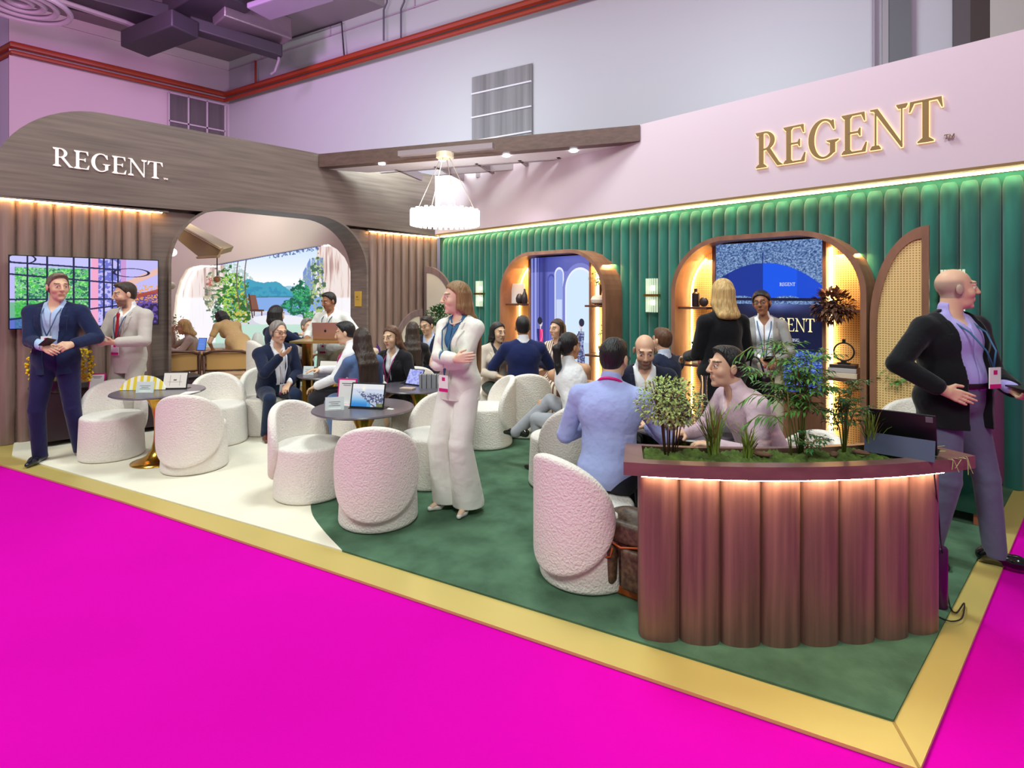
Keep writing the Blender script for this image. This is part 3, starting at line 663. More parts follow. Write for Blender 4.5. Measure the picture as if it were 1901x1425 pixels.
# ============================================================= THE BACK ROOM through the arch
qa = Lx(655, 9.7); qb = Lx(300, 12.4); qd = (qa-qb).normalized(); qn = Vector((qd.y, -qd.x, 0))
if qn.dot(CAM-qa) < 0: qn = -qn
def onQ(px, py, off=0):
    d = FW+RT*kk(px); o = qb+qn*off
    A = np.array([[d.x, -qd.x], [d.y, -qd.y]]); D, s = np.linalg.solve(A, np.array([o.x-CAM.x, o.y-CAM.y])); return L(px, py, D), s, 0
def QP(s, z, off=0): p = qb+qd*s+qn*off; return Vector((p.x, p.y, z))
blob = [(345, 500), (334, 520), (326, 548), (322, 585), (326, 620), (336, 660), (345, 700), (345, 740), (660, 740), (652, 640), (655, 580), (654, 530), (650, 500), (640, 478), (625, 462), (608, 453), (594, 454.5), (386, 493), (368, 492), (355, 495)]
bl = [onQ(x, y)[0] for x, y in blob]
# cream wall built as a frame around the opening
def frame_wall():
    sT = 3.62; sL = onQ(250, 500)[1]; sR = (qa-qb).length+.35
    pts = [(( p-qb).dot(qd), p.z) for p in bl]
    mb = MB(); up = [pts[0]]+pts[:0:-1]   # over the top: left-low to right-low
    top = [p for p in pts[9:]]+[pts[0]]      # right lower ... top ... left
    # polygon: opening edge (right bottom -> top -> left -> left bottom) then the outer rectangle
    edge = pts[8:]+pts[:8]
    outer = [(sL, 0), (sL, sT), (sR, sT), (sR, 0)]
    poly_ = [(s, max(z, 0.0)) for s, z in edge]+outer
    mb.prism([QP(s, z) for s, z in poly_], tuple(-qn*.08))
    return mb
struct('wall_back_room', frame_wall(), m_cream)
mb = MB(); mb.box((-9, -6.5, 0), (-.5, -6.4, 4.3)); struct('wall_back_room_left', mb, m_cream)
# glowing reveal along the cloud-shaped opening
mb = MB(); ed = [bl[i] for i in (6, 5, 4, 3, 2, 1, 0, 19, 18, 17)]; mb.tube([p-qn*.10 for p in ed], .028, 6)
tag(mb.build('reveal_light', emis('reveal', (1, .9, .82), 9)), 'white light strip curving round the left edge of the cream wall opening', 'light strip')
mb = MB(); ed = [bl[i] for i in (16, 15, 14, 13, 12, 11, 10, 9)]; mb.tube([p-qn*.10 for p in ed], .02, 6)
tag(mb.build('reveal_light', emis('reveal', (1, .9, .82), 9)), 'warm light strip curving round the right edge of the cream wall opening', 'light strip')
def scr_lake(U, V):
    X = 322+U*336; Y = 690-V*245
    n = vnoise(U, V, 90, 5, 11, 3); n2 = vnoise(U, V, 110, 80, 12, 3); n3 = vnoise(U, V, 30, 30, 13, 3); n4 = vnoise(U, V, 60, 60, 14, 2)
    c = np.zeros(U.shape+(3,)); c[:] = (240, 226, 222)
    c = mix(c, (206, 168, 156), np.clip((n-.5)*5, 0, 1)*.75); c = mix(c, (150, 120, 120), np.clip((n-.62)*6, 0, 1)*.6)
    c = mix(c, (248, 246, 252), np.clip((Y-550)/4, 0, 1)*((X < 415) | (X > 600))*.92)
    sky = (X > 420-np.maximum(0, 500-Y)*.4) & (X < 588) & (Y < 553)
    sk = np.zeros_like(c); sk[:] = (214, 232, 255); sk = mix(sk, (250, 251, 255), np.clip((Y-470)/50, 0, 1)); c = np.where(sky[..., None], sk, c)
    wl = np.maximum(0, (Y-(462+(X-420)*.9+18*n3)))*(X < 470) > 0; c = mix(c, (170, 196, 190), wl*(Y < 553)*(X > 415)*(n2 > .42)*.75)
    c = mix(c, (70, 104, 190), ((X > 575-(Y-480)*.5) & (X < 600) & (Y > 478) & (Y < 560))*(n > .46)*.7); c = mix(c, (150, 180, 160), ((X > 580-(Y-480)*.5) & (X < 600) & (Y > 478) & (Y < 560))*(n2 > .5)*.7)
    r2 = 540-10*np.exp(-((X-555)/22)**2)-6*np.exp(-((X-530)/12)**2); c = mix(c, (148, 196, 220), sky*(Y > r2)*.95)
    r1 = 552-32*np.exp(-np.abs((X-462)/40)**1.6)-20*np.exp(-np.abs((X-515)/26)**2)-3*n4; c = mix(c, (64, 160, 190), sky*(Y > r1)*1.0); c = mix(c, (40, 130, 176), sky*(Y > r1+9)*(n4 > .5)*.5)
    c = mix(c, (132, 172, 232), ((Y >= 551) & (Y < 578) & (X > 425) & (X < 600))*1.0); c = mix(c, (60, 110, 130), (np.abs(Y-551) < 1)*(X > 470)*(X < 560)*.8)
    c = mix(c, (214, 214, 226), (Y >= 577)*(X > 415)*(X < 600)*1.0); dk = ((X-530)/60)**2+((Y-592)/15)**2 < 1; c = mix(c, (196, 202, 240), dk*1.0); c = mix(c, (236, 236, 244), dk*(((X-515)/60)**2+((Y-598)/14)**2 < 1)*1.0)
    c = mix(c, (190, 226, 208), (Y > 602)*(X < 560)*(X > 400)*.9); c = mix(c, (166, 210, 190), (Y > 636)*.9)
    def tree(cx, cy, rx, ry, dens, cols, s=0):
        nonlocal c
        q = ((X-cx)/rx)**2+((Y-cy)/ry)**2+(n3-.5)*1.6+(n4-.5)*1.2; g = q < 1
        c = mix(c, cols[0], g*(n2 > .5-dens)*.95); c = mix(c, cols[1], g*(n2 > .55)*.95); c = mix(c, cols[2], g*(n4 < .44)*.85)
    tree(398, 548, 18, 42, .05, ((150, 160, 130), (196, 190, 150), (90, 110, 90))); tree(430, 552, 26, 50, .12, ((84, 160, 56), (186, 216, 96), (30, 96, 40)))
    tree(446, 572, 20, 28, .15, ((96, 170, 60), (210, 190, 90), (36, 90, 36))); tree(404, 582, 12, 18, .1, ((70, 130, 90), (140, 180, 150), (30, 70, 60)))
    c = mix(c, (190, 90, 80), (((X-389)/6)**2+((Y-523)/8)**2 < 1)*(n2 > .45)*.8)
    tree(560, 556, 20, 32, .2, ((20, 130, 84), (70, 176, 110), (8, 84, 64))); tree(545, 568, 20, 14, .2, ((24, 130, 90), (60, 170, 120), (10, 90, 70))); tree(590, 540, 14, 60, .0, ((120, 150, 96), (180, 196, 130), (60, 96, 70))); tree(574, 588, 12, 12, .2, ((50, 150, 80), (110, 190, 110), (20, 100, 60)))
    for x0 in (442, 457): c = mix(c, (110, 94, 92), (np.abs(X-x0-3*np.sin(Y/22)) < 1.1)*(Y > 476)*(Y < 575)*.9)
    c = mix(c, (60, 84, 140), ((X > 500) & (X < 592) & (Y < 488-.185*(X-430)+9*n2))*(n2 > .5)*.75)
    ch = (X > 460+(Y-545)*.16) & (X < 474+(Y-545)*.22) & (Y > 547) & (Y < 574); c = mix(c, (132, 86, 70), ch*1.0); c = mix(c, (70, 46, 44), (np.abs(X-462-(Y-545)*.16) < 1.2)*(Y > 545)*(Y < 590)*1.0); c = mix(c, (86, 52, 44), ((X > 464) & (X < 490) & (np.abs(Y-576) < 1.8))*1.0)
    for x0 in (472, 486): c = mix(c, (86, 52, 44), ((np.abs(X-x0) < 1.2) & (Y > 574) & (Y < 586))*1.0)
    c = mix(c, (30, 42, 150), (np.abs(Y-(494-(X-386)*.185)) < 1.8)*(X > 380)*(X < 596)*1.0)
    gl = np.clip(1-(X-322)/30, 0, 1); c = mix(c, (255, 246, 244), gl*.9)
    return c
o = onQ(322, 690, -.16)[0]; r_ = onQ(658, 690, -.16)[0]
# real plane: painted by true projection of the room's flat backdrop
s0 = onQ(318, 600, -.16)[1]; s1 = onQ(662, 600, -.16)[1]; zA, zB = .25, 2.75
def lake_plane(U, V):
    s = s0+U*(s1-s0); z = zA+V*(zB-zA); ox = qb-qn*.16
    px = np.empty_like(s); wx = ox.x+qd.x*s-CAM.x; wy = ox.y+qd.y*s-CAM.y
    D = wx*FW.x+wy*FW.y; X = (wx*RT.x+wy*RT.y)/D*FPX+CXP; Y = HYP-(z-1.62)*FPX/D
    return scr_lake((X-322)/336, (690-Y)/245)
bd = grid_paint('backdrop_screen', QP(s0, zA, -.16), qd*(s1-s0), (0, 0, zB-zA), 640, 360, lake_plane, vcmat('backdrop_emit', .98)); tag(bd, 'wide glowing backdrop of a mountain lake terrace with plants, through the arch', 'screen')
# ceiling raft and pendants in the back room
pts = [(327, 418), (410, 464), (405, 474), (368, 476), (331, 446)]
mb = MB(); mb.prism([L(x, y, 8.6-.012*(x-327)) for x, y in pts], (-.25, .25, .08)); mb.build
o = mb.build('ceiling_raft', mat('raft', rgb(178, 150, 96), rough=.5)); tag(o, 'angled bronze ceiling raft at the upper left inside the arch', 'ceiling panel')
mb = MB(); mb.tube([L(325, 414, 8.6), L(412, 462, 7.55), L(406, 476, 7.6), L(366, 478, 8.1)], .018, 6); e_ = mb.build('edge_trim', mat('trim_tan', rgb(214, 186, 140), rough=.5), o)
def pendant(px, py0, py1, D, r, m, label):
    a = L(px, py0, D); b = L(px, py1, D); t = thing('pendant_lamp', label, 'pendant lamp', (b.x, b.y, b.z))
    mb = MB(); mb.tube([(0, 0, 0), (0, 0, a.z-b.z)], .008, 6); mb.build('cord', m_black, t)
    mb = MB(); mb.ball((0, 0, 0), (r, r, r*.9), 14); mb.build('shade', m, t, smooth='all'); return t
pendant(403, 470, 518, 8.3, .05, mat('pend_tan', rgb(190, 140, 90), rough=.6), 'small tan ball pendant lamp below the bronze raft')
pendant(317, 420, 530, 8.9, .07, m_cream, 'cream ball pendant lamp at the left edge of the arch')
pendant(319, 420, 468, 8.2, .07, mat('pend_glow', rgb(230, 220, 210), rough=.4, emit=(1, .9, .8), estr=1.5), 'glowing round pendant lamp at the arch\'s left edge')
# planter plinth and vase below the screen
p = Lx(478, 9.9); t = thing('display_plinth', 'pale green curved plinth below the lake backdrop', 'plinth', (p.x, p.y, 0))
mb = MB(); mb.lathe([(.9, 0), (.9, .62), (1.0, .66), (1.0, .70), (0, .70)], 40, sx=1.0, sy=.55); mb.build('plinth_body', mat('pale_green', rgb(186, 214, 200), rough=.6), t, smooth=True, M=Matrix.Rotation(PI/4, 4, 'Z'))
p = Lx(478, 9.15); mb = MB(); mb.lathe([(.05, 0), (.09, .08), (.10, .2), (.06, .32), (.03, .35), (.0, .35)], 20)
t = thing('low_table', 'small round pale green table under the white vase', 'table', (p.x, p.y, 0)); m2 = MB(); m2.lathe([(.2, 0), (.2, .60), (.24, .61), (.24, .63), (0, .63)], 24); m2.build('table_body', mat('pale_green', (1, 1, 1)), t)
o = mb.build('vase', mat('vase_glaze', rgb(226, 236, 228), rough=.3), loc=(p.x, p.y, .63), smooth=True); tag(o, 'white egg-shaped vase on the small green table inside the arch', 'vase')
# TV on the fluted wall
def scr_tv(U, V):
    n = vnoise(U, V, 44, 26, 21, 3); n2 = vnoise(U, V, 90, 60, 22, 2); c = np.zeros(U.shape+(3,)); c[:] = (196, 190, 250)
    g = (U < .50) & (V < .86) & (U > .03); c = mix(c, (70, 190, 80), g*np.clip((n-.36)*4, 0, 1)); c = mix(c, (20, 110, 70), g*(n < .44)*.9); c = mix(c, (170, 245, 150), g*(n2 > .62)*.8)
    c = mix(c, (44, 180, 60), ((V < .36) & (V > .12) & (U < .2))*.5); c = mix(c, (200, 200, 255), ((V >= .84) & (U < .52))*.8)
    c = mix(c, (60, 90, 190), ((V < .15) & (U < .5))*.75)
    c = mix(c, (246, 170, 206), ((U > .515) & (U < .56))*1.0); c = mix(c, (90, 100, 200), ((U > .56) & (U < .72) & (n > .48))*.8)
    c = mix(c, (206, 150, 210), ((U > .72) & (U < .76))*.9)
    r = (U > .76); c = mix(c, (90, 62, 150), r*(V < .5)*.9); c = mix(c, (40, 28, 70), r*(V < .32)*(n > .46)*.9); c = mix(c, (245, 170, 60), r*(V < .62)*(V > .34)*(n2 > .55)*.9); c = mix(c, (170, 70, 60), r*(np.abs(V-(.40+.5*(U-.76))) < .03)*.9)
    c = mix(c, (240, 190, 170), r*(np.abs(V-(.62+.9*(U-.76))) < .05)*.9)
    for x0 in (.105, .225, .395, .50, .60, .66, .70): c = mix(c, (24, 26, 66), (np.abs(U-x0) < .006)*(U < .75)*1.0)
    for z0, s in ((.40, .0), (.70, -.16), (.20, .25), (.88, -.1)): c = mix(c, (28, 34, 80), (np.abs(V-(z0+s*(U-.3))) < .012)*(U < .72)*.95)
    for cx, cz, rx in ((.80, .80, .14), (.07, .96, .09)):
        q = ((U-cx)/rx)**2+((V-cz)/.07)**2; c = mix(c, (30, 30, 70), ((q < 1) & (q > .72))*1.0)
    return c
a = onX(18, 610, .10); b = onX(293, 610, .10); zT = onX(18, 474, .10).z; zB_ = a.z
t = thing('wall_television', 'large wall television showing a glasshouse lobby behind the two suited men', 'television', (.10, a.y, zB_))
mb = MB(); mb.box((-.06, -.01, -.01), (-.004, b.y-a.y+.01, zT-zB_+.01)); mb.build('housing', m_black, t)
mb = MB(); mb.box((-.24, .4, .2), (-.06, .8, .5)); mb.build('wall_mount', m_black, t)
grid_paint('screen', (0, 0, 0), (0, b.y-a.y, 0), (0, 0, zT-zB_), 460, 260, scr_tv, vcmat('screen_emit', .95), t)
# dark cabinet beneath the television
t = thing('media_cabinet', 'low dark cabinet under the wall television with copper feet', 'cabinet', (.18, -5.05, 0))
mb = MB(); mb.box((-.16, -.55, .06), (.25, 1.05, .58)); mb.build('cabinet_body', mat('cabinet_dark', rgb(58, 40, 48), rough=.4), t, bevel=.008)
mb = MB(); mb.box((-.17, -.56, .58), (.26, 1.06, .60)); mb.build('cabinet_top', m_black, t)
for x, y in ((-.1, -.5), (.2, -.5), (-.1, 1.0), (.2, 1.0)): mb = MB(); mb.box((x-.02, y-.02, .006), (x+.02, y+.02, .06)); mb.build('leg', MATS['copper'], t)
# ============================================================= IMPLICIT SURFACES
def A3(v): return np.array([float(q) for q in v])
class Sdf:
    def __init__(s, h=.007): s.h = h; s.p = []; s.c = []
    def cone(s, a, b, ra, rb=None, k=.02, flat=None):
        a = A3(a); b = A3(b); rb = ra if rb is None else rb; ba = b-a; L2 = max(float(ba@ba), 1e-9); w = None
        if flat: w = A3(flat[0]); w = w/np.linalg.norm(w); q = (1-1/flat[1])
        def fn(x, y, z):
            px, py, pz = x-a[0], y-a[1], z-a[2]; bb = ba
            if w is not None:
                t = (px*w[0]+py*w[1]+pz*w[2])*q; px, py, pz = px-t*w[0], py-t*w[1], pz-t*w[2]
                bb = ba-w*float(ba@w)*q
            h = np.clip((px*bb[0]+py*bb[1]+pz*bb[2])/max(float(bb@bb), 1e-9), 0, 1)
            d = np.sqrt((px-bb[0]*h)**2+(py-bb[1]*h)**2+(pz-bb[2]*h)**2)-(ra+(rb-ra)*h)
            return d*min(1, flat[1]) if flat else d
        r = max(ra, rb)*max(1, flat[1] if flat else 1)
        s.p.append((fn, np.minimum(a, b)-r, np.maximum(a, b)+r, k)); return s
    def ell(s, c, r, R=None, k=.02):
        c = A3(c); r = A3(r); R = np.eye(3) if R is None else np.asarray(R)   # columns = axes
        def fn(x, y, z):
            px, py, pz = x-c[0], y-c[1], z-c[2]
            u = (px*R[0, 0]+py*R[1, 0]+pz*R[2, 0])/r[0]; v = (px*R[0, 1]+py*R[1, 1]+pz*R[2, 1])/r[1]; w = (px*R[0, 2]+py*R[1, 2]+pz*R[2, 2])/r[2]
            k0 = np.sqrt(u*u+v*v+w*w)+1e-6; k1 = np.sqrt((u/r[0])**2+(v/r[1])**2+(w/r[2])**2)+1e-6
            return k0*(k0-1)/k1
        e = np.sqrt((R**2)@(r**2)); s.p.append((fn, c-e, c+e, k)); return s
    def box(s, c, hs, R=None, rr=.01, k=.01):
        c = A3(c); hs = A3(hs)-rr; R = np.eye(3) if R is None else np.asarray(R)
        def fn(x, y, z):
            px, py, pz = x-c[0], y-c[1], z-c[2]
            q = [np.abs(px*R[0, i]+py*R[1, i]+pz*R[2, i])-hs[i] for i in range(3)]
            return np.sqrt(sum(np.maximum(v, 0)**2 for v in q))+np.minimum(np.maximum(np.maximum(q[0], q[1]), q[2]), 0)-rr
        e = np.abs(R)@(hs+rr); s.p.append((fn, c-e, c+e, k)); return s
    def fn(s, f, lo, hi, k=.01): s.p.append((f, A3(lo), A3(hi), k)); return s
    def cut(s, f): s.c.append(f); return s           # keep where f<0
    def plane(s, p, n):                                # remove the side n points to
        p = A3(p); n = A3(n); n = n/np.linalg.norm(n)
        return s.cut(lambda x, y, z: (x-p[0])*n[0]+(y-p[1])*n[1]+(z-p[2])*n[2])
    def mesh(s):
        h = s.h; lo = np.min([p[1] for p in s.p], 0)-3*h; hi = np.max([p[2] for p in s.p], 0)+3*h
        n = np.ceil((hi-lo)/h).astype(int)+1; ax = [(lo[i]+h*np.arange(n[i])).astype(np.float32) for i in range(3)]
        D = np.full(n, .08, np.float32)
        for f, a, b, k in s.p:
            m = k+3*h; i0 = np.clip(((a-m-lo)/h).astype(int), 0, n-1); i1 = np.clip(((b+m-lo)/h).astype(int)+2, 1, n)
            sl = tuple(slice(i0[i], i1[i]) for i in range(3))
            x = ax[0][sl[0]][:, None, None]; y = ax[1][sl[1]][None, :, None]; z = ax[2][sl[2]][None, None, :]
            d = f(x, y, z); o = D[sl]
            if k > 0:
                t = np.clip(.5+.5*(o-d)/k, 0, 1); D[sl] = o*(1-t)+d*t-k*t*(1-t)
            else: D[sl] = np.minimum(o, d)
        if s.c:
            I = np.nonzero(D < .03); x, y, z = (ax[i][I[i]] for i in range(3)); v = D[I]
            for f in s.c: v = np.maximum(v, f(x, y, z))
            D[I] = v
        return nets(D, lo, h)
def nets(D, lo, h):
    S = D < 0; nx, ny, nz = D.shape
    c = np.zeros((nx-1, ny-1, nz-1), np.uint8)
    for i in (0, 1):
        for j in (0, 1):
            for k in (0, 1): c += S[i:nx-1+i, j:ny-1+j, k:nz-1+k]
    I = np.argwhere((c > 0) & (c < 8)); ids = np.full(c.shape, -1, np.int32); ids[tuple(I.T)] = np.arange(len(I))
    P = np.zeros((len(I), 3), np.float64); C = np.zeros(len(I)); off = [(i, j, k) for i in (0, 1) for j in (0, 1) for k in (0, 1)]
    val = {o: D[I[:, 0]+o[0], I[:, 1]+o[1], I[:, 2]+o[2]] for o in off}
    for o in off:
        for a in range(3):
            if o[a] == 0:
                q = list(o); q[a] = 1; q = tuple(q); va, vb = val[o], val[q]; m = (va < 0) != (vb < 0)
                t = np.where(m, va/np.where(m, va-vb, 1), 0); p = np.tile(np.array(o, float), (len(I), 1)); p[:, a] += t
                P += p*m[:, None]; C += m
    P = lo+h*(I+P/np.maximum(C, 1)[:, None]); F = []
    for a in range(3):
        b, e = (a+1) % 3, (a+2) % 3
        sl0 = [slice(1, -1)]*3; sl1 = [slice(1, -1)]*3; sl0[a] = slice(0, -1); sl1[a] = slice(1, None)
        s0 = S[tuple(sl0)]; s1 = S[tuple(sl1)]
        for sgn, m in ((1, s0 & ~s1), (-1, ~s0 & s1)):
            J = np.argwhere(m); 
            if not len(J): continue
            g = J.copy(); g[:, b] += 1; g[:, e] += 1
            def cell(db, de):
                q = g.copy(); q[:, b] -= db; q[:, e] -= de; return ids[q[:, 0], q[:, 1], q[:, 2]]
            f = np.stack([cell(1, 1), cell(0, 1), cell(0, 0), cell(1, 0)], 1)
            F.append(f if sgn > 0 else f[:, ::-1])
    return P, np.concatenate(F) if F else np.zeros((0, 4), int)
def mesh_obj(name, P, F, m, parent=None, col=None):
    me = bpy.data.meshes.new(name); me.vertices.add(len(P)); me.vertices.foreach_set('co', P.astype(np.float32).ravel())
    me.loops.add(F.size); me.loops.foreach_set('vertex_index', F.astype(np.int32).ravel())
    me.polygons.add(len(F)); me.polygons.foreach_set('loop_start', np.arange(0, F.size, 4, dtype=np.int32)); me.polygons.foreach_set('loop_total', np.full(len(F), 4, np.int32))
    me.polygons.foreach_set('use_smooth', np.ones(len(F), bool)); me.update(calc_edges=True); me.validate()
    if col is not None:
        at = me.attributes.new('Col', 'FLOAT_COLOR', 'POINT'); at.data.foreach_set('color', np.concatenate([col, np.ones((len(P), 1))], 1).astype(np.float32).ravel())
    me.materials.append(m); o = bpy.data.objects.new(name, me); COL.objects.link(o)
    if parent is not None: o.parent = parent
    return o
# ============================================================= PEOPLE
def V3(*a): return np.array(a, float)
def unit(v): v = np.asarray(v, float); return v/max(np.linalg.norm(v), 1e-9)
def rotm(yaw=0, pitch=0, roll=0):      # degrees; pitch>0 nods forward, yaw>0 turns to own left, roll>0 tilts to own right
    y, p, r = (math.radians(q) for q in (yaw, -pitch, roll))
    Z = np.array([[math.cos(y), -math.sin(y), 0], [math.sin(y), math.cos(y), 0], [0, 0, 1]])
    X = np.array([[1, 0, 0], [0, math.cos(p), -math.sin(p)], [0, math.sin(p), math.cos(p)]])
    Y = np.array([[math.cos(r), 0, math.sin(r)], [0, 1, 0], [-math.sin(r), 0, math.cos(r)]])
    return Z@X@Y
def ik(a, t, l1, l2, hint):
    a = np.asarray(a, float); t = np.asarray(t, float); v = t-a; d = np.linalg.norm(v); mx = (l1+l2)*.998
    if d > mx: t = a+v*mx/d; v = t-a; d = mx
    u = v/d; x = (l1*l1-l2*l2+d*d)/(2*d); hh = math.sqrt(max(l1*l1-x*x, 0)); p = unit(np.asarray(hint, float)-u*float(np.dot(hint, u)))
    return a+u*x+p*hh, t
SKIN = {'fair': (224, 178, 148), 'pale': (234, 196, 168), 'tan': (202, 152, 116), 'asian': (224, 184, 150), 'brown': (164, 112, 82), 'dark': (112, 74, 54)}
HAIR = {'black': (24, 20, 22), 'brown': (92, 58, 38), 'dkbrown': (52, 36, 28), 'blonde': (206, 170, 110), 'ltbrown': (142, 108, 70), 'grey': (140, 132, 126), 'greybrown': (112, 96, 84)}
def clothm(name, c, rough=.85, **k): return mat(name, rgb(*c), rough=rough, spec=.2, bump=k.pop('bump', .35), bscale=k.pop('bscale', 9), sheen=.15, bdist=.05, **k)
def person(label, px, D, a, H=1.75, sex='m', seat=None, lean=0, side=0, twist=0, head=(0, 0, 0), rh=None, lh=None, re=(.6, -.4, -.5), le=(-.6, -.4, -.5),
           rhd=None, lhd=None, rpn=(0, 0, -1), lpn=(0, 0, -1), rc=.5, lc=.5, rf=None, lf=None, rk=(0.1, 1, .2), lk=(-.1, 1, .2), rt=12, lt=-12,
           skin='fair', hair='short', hcol='black', hlen=.3, top='suit', tc=(30, 34, 58), sc=(205, 214, 235), bc=(30, 32, 56), shoe=(28, 24, 26), bulk=1.0, belly=0,
           vb=.16, vw=.075, openj=False, nv=None, hem=-.13, flare=0, skirt=None, tie=None, lanyard=None, badge=True, glasses=False, beard=None, h=.0075, legs=True, longskirt=False, bare=False, sleeve=1.0, slv=None, heels=0, pz=None, necklace=False, belt=None, px_off=None):
    s = H/1.75; fem = sex == 'f'; base = Lx(px, D)
    T = thing('person', label, 'person', (base.x, base.y, .006 if seat is None else .006), heading(a))
    hz = pz if pz is not None else ((.935*s+heels) if seat is None else seat+.105)
    P = V3(0, 0, hz); B = rotm(0, lean, side); rx, fy, uz = B[:, 0], B[:, 1], B[:, 2]
    TW = B@rotm(twist); sx_, sy_ = TW[:, 0], TW[:, 1]
    def sp(x, y, z): return P+rx*x+fy*y+uz*z           # pelvis/spine frame
    def st(x, y, z): return P+sx_*x+sy_*y+uz*z         # twisted chest frame
    sw = (.158 if fem else .185)*s*(1+.3*(bulk-1)); nb = sp(0, -.012*s, .515*s)
    shR = st(sw, -.005, .440*s); shL = st(-sw, -.005, .440*s)
    l1, l2 = .285*s, .25*s
    if rh is None: rh = tuple(shR+V3(.07, .03, -.52*s))
    if lh is None: lh = tuple(shL+V3(-.07, .03, -.52*s))
    eR, wR = ik(shR, rh, l1, l2, re); eL, wL = ik(shL, lh, l1, l2, le)
    hj = .088*s; hR, hL = P+V3(hj, 0, -.03), P+V3(-hj, 0, -.03); u1, u2 = .43*s, .41*s
    if rf is None: rf = (.11*s, .02, .085+heels) if seat is None else (.12, .42, .085)
    if lf is None: lf = (-.11*s, .02, .085+heels) if seat is None else (-.12, .42, .085)
    kR, fR = ik(hR, rf, u1, u2, rk); kL, fL = ik(hL, lf, u1, u2, lk)
    HR = rotm(*head); hc = nb+np.array([0, 0, .0])+uz*.06*s+(HR@V3(0, .035, .095))*s
    hs = 1.07*s
    def hp(x, y, z): return hc+HR@(V3(x, y, z)*hs)
    # ---- torso primitives
    def torso(S, i, k=.05, lo=True, shf=1.0):
        if fem:
            S.ell(sp(0, 0, .02), ((.165+i)*bulk*s, (.115+i)*s, .12+i), B, k); S.ell(sp(0, .0, .19*s), (.118*bulk*s+i, .088*bulk*s+i, .15*s), B, k)
            S.ell(st(0, -.005, .36*s), (.138*s+i, .098*s+i, .15*s+i), TW, k)
            for q in (-1, 1): S.ell(st(.062*q*s, .075*s, .325*s), (.058*s+i, .050*s+i, .058*s+i), TW, .03)
        else:
            S.ell(sp(0, 0, .02), ((.158+i)*bulk*s, (.115+i)*bulk*s, .12+i), B, k); S.ell(sp(0, .0, .17*s), (.140*bulk*s+i, .100*bulk*s+i, .17*s), B, k)
            S.ell(st(0, -.01, .35*s), (.168*s*bulk+i, .112*s*bulk+i, .16*s+i), TW, k)
            if belly: S.ell(sp(0, .055*belly, .14*s), (.14*s+i, .115*s*(.7+.3*belly)+i, .15*s+i), B, k)
        r = (.044 if fem else .054)*s+i*.8
        mm_ = (shR+shL)/2; sq = [mm_+(q-mm_)*shf for q in (shR, shL)]
        S.cone(sq[0]-uz*.012, sq[1]-uz*.012, r, r, k*.6, flat=(fy, .95)); 
        for q in sq: S.cone(nb-uz*.004, q+uz*.004, .042*s+i*.8, .036*s+i*.6, .03)
    ar = (.040, .034, .030, .023) if fem else (.047, .040, .036, .027)
    # ---- body
    S = Sdf(h); torso(S, -.004)
    S.cone(nb-uz*.05, hp(0, -.02, -.05), (.050 if fem else .060)*s, (.045 if fem else .055)*s, .025)
    for q, e, w in ((shR, eR, wR), (shL, eL, wL)):
        S.cone(q, e, ar[0]*s, ar[1]*s, .02); S.cone(e, w, ar[2]*s*1.05, ar[3]*s, .006)
    for q, kn, f in ((hR, kR, fR), (hL, kL, fL)):
        S.cone(q, kn, .078*s*(bulk if fem else 1), .052*s, .03); S.cone(kn, f, .050*s, .034*s, .006)
        mid = kn*.68+f*.32; S.ell(mid+V3(0, -.012, 0), (.05*s, .052*s, .10*s), None, .03)
    # hands: palm, four fingers, thumb
    for w, e, hd, pn, cu, sg in ((wR, eR, rhd, rpn, rc, 1), (wL, eL, lhd, lpn, lc, -1)):
        d = unit(hd) if hd is not None else unit(w-e); pn = unit(A3(pn)-d*float(np.dot(A3(pn), d))); th = np.cross(d, pn)*sg
        S.cone(w, w+d*.03*s, ar[3]*s*.95, ar[3]*s, .012, flat=(pn, .8))
        for j, (o, ln, pl) in enumerate(((.028, .072, .084), (.010, .082, .090), (-.009, .076, .086), (-.027, .060, .078))):
            kn = w+d*pl*s+th*o*s; S.cone(w+d*.02*s+th*o*.6*s, kn, .0125*s, .0105*s, .012)
            q = kn; ang = cu*(.55+.1*j)
            for m_, fr in enumerate((.45, .31, .24)):
                dd = unit(d*math.cos(ang)+pn*math.sin(ang)+th*(.06-.04*j)*(1-cu)); nq = q+dd*ln*fr*s
                S.cone(q, nq, (.0095-.001*m_)*s, (.0088-.001*m_)*s, .003); q = nq; ang += cu*(.75+.05*j)
        q = w+d*.028*s+th*.022*s; t1 = unit(d*.62+th*.68+pn*(.25+.35*cu)); nq = q+t1*.040*s; S.cone(q, nq, .0135*s, .011*s, .008)
        t2 = unit(d*.85+th*.25*(1-cu)+pn*(.15+.5*cu)); S.cone(nq, nq+t2*.036*s, .0105*s, .0085*s, .003)
    # feet
    for f, tr in ((fR, rt), (fL, lt)):
        td = V3(-math.sin(math.radians(-tr)), math.cos(math.radians(tr)), 0)
        b0 = f-V3(0, 0, .045*s+heels*.2)-td*.02; tip = f+td*.13*s-V3(0, 0, .060*s+heels); S.cone(b0, tip, .032*s, .022*s, .015)
    # head
    S.ell(hp(0, -.012, .030), A3((.073, .092, .088))*s, HR, .02); S.ell(hp(0, .022, -.022), A3((.060, .068, .088))*s, HR, .02)
    jw = .036 if fem else .043; S.ell(hp(0, .036, -.082), A3((jw, .036, .030))*s, HR, .025); S.ell(hp(0, .066, -.098), A3((.022, .018, .016))*s, HR, .015); S.ell(hp(0, .052, -.062), A3((.034, .026, .026))*s, HR, .02)
    for q in (-1, 1):
        S.ell(hp(.036*q, .052, -.026), A3((.024, .026, .026))*s, HR, .018)
        S.ell(hp(.076*q, -.008, -.004), A3((.010, .020, .032))*s, HR, .006)
        S.ell(hp(.010*q, .097, -.026), A3((.010, .010, .008))*s, HR, .006)
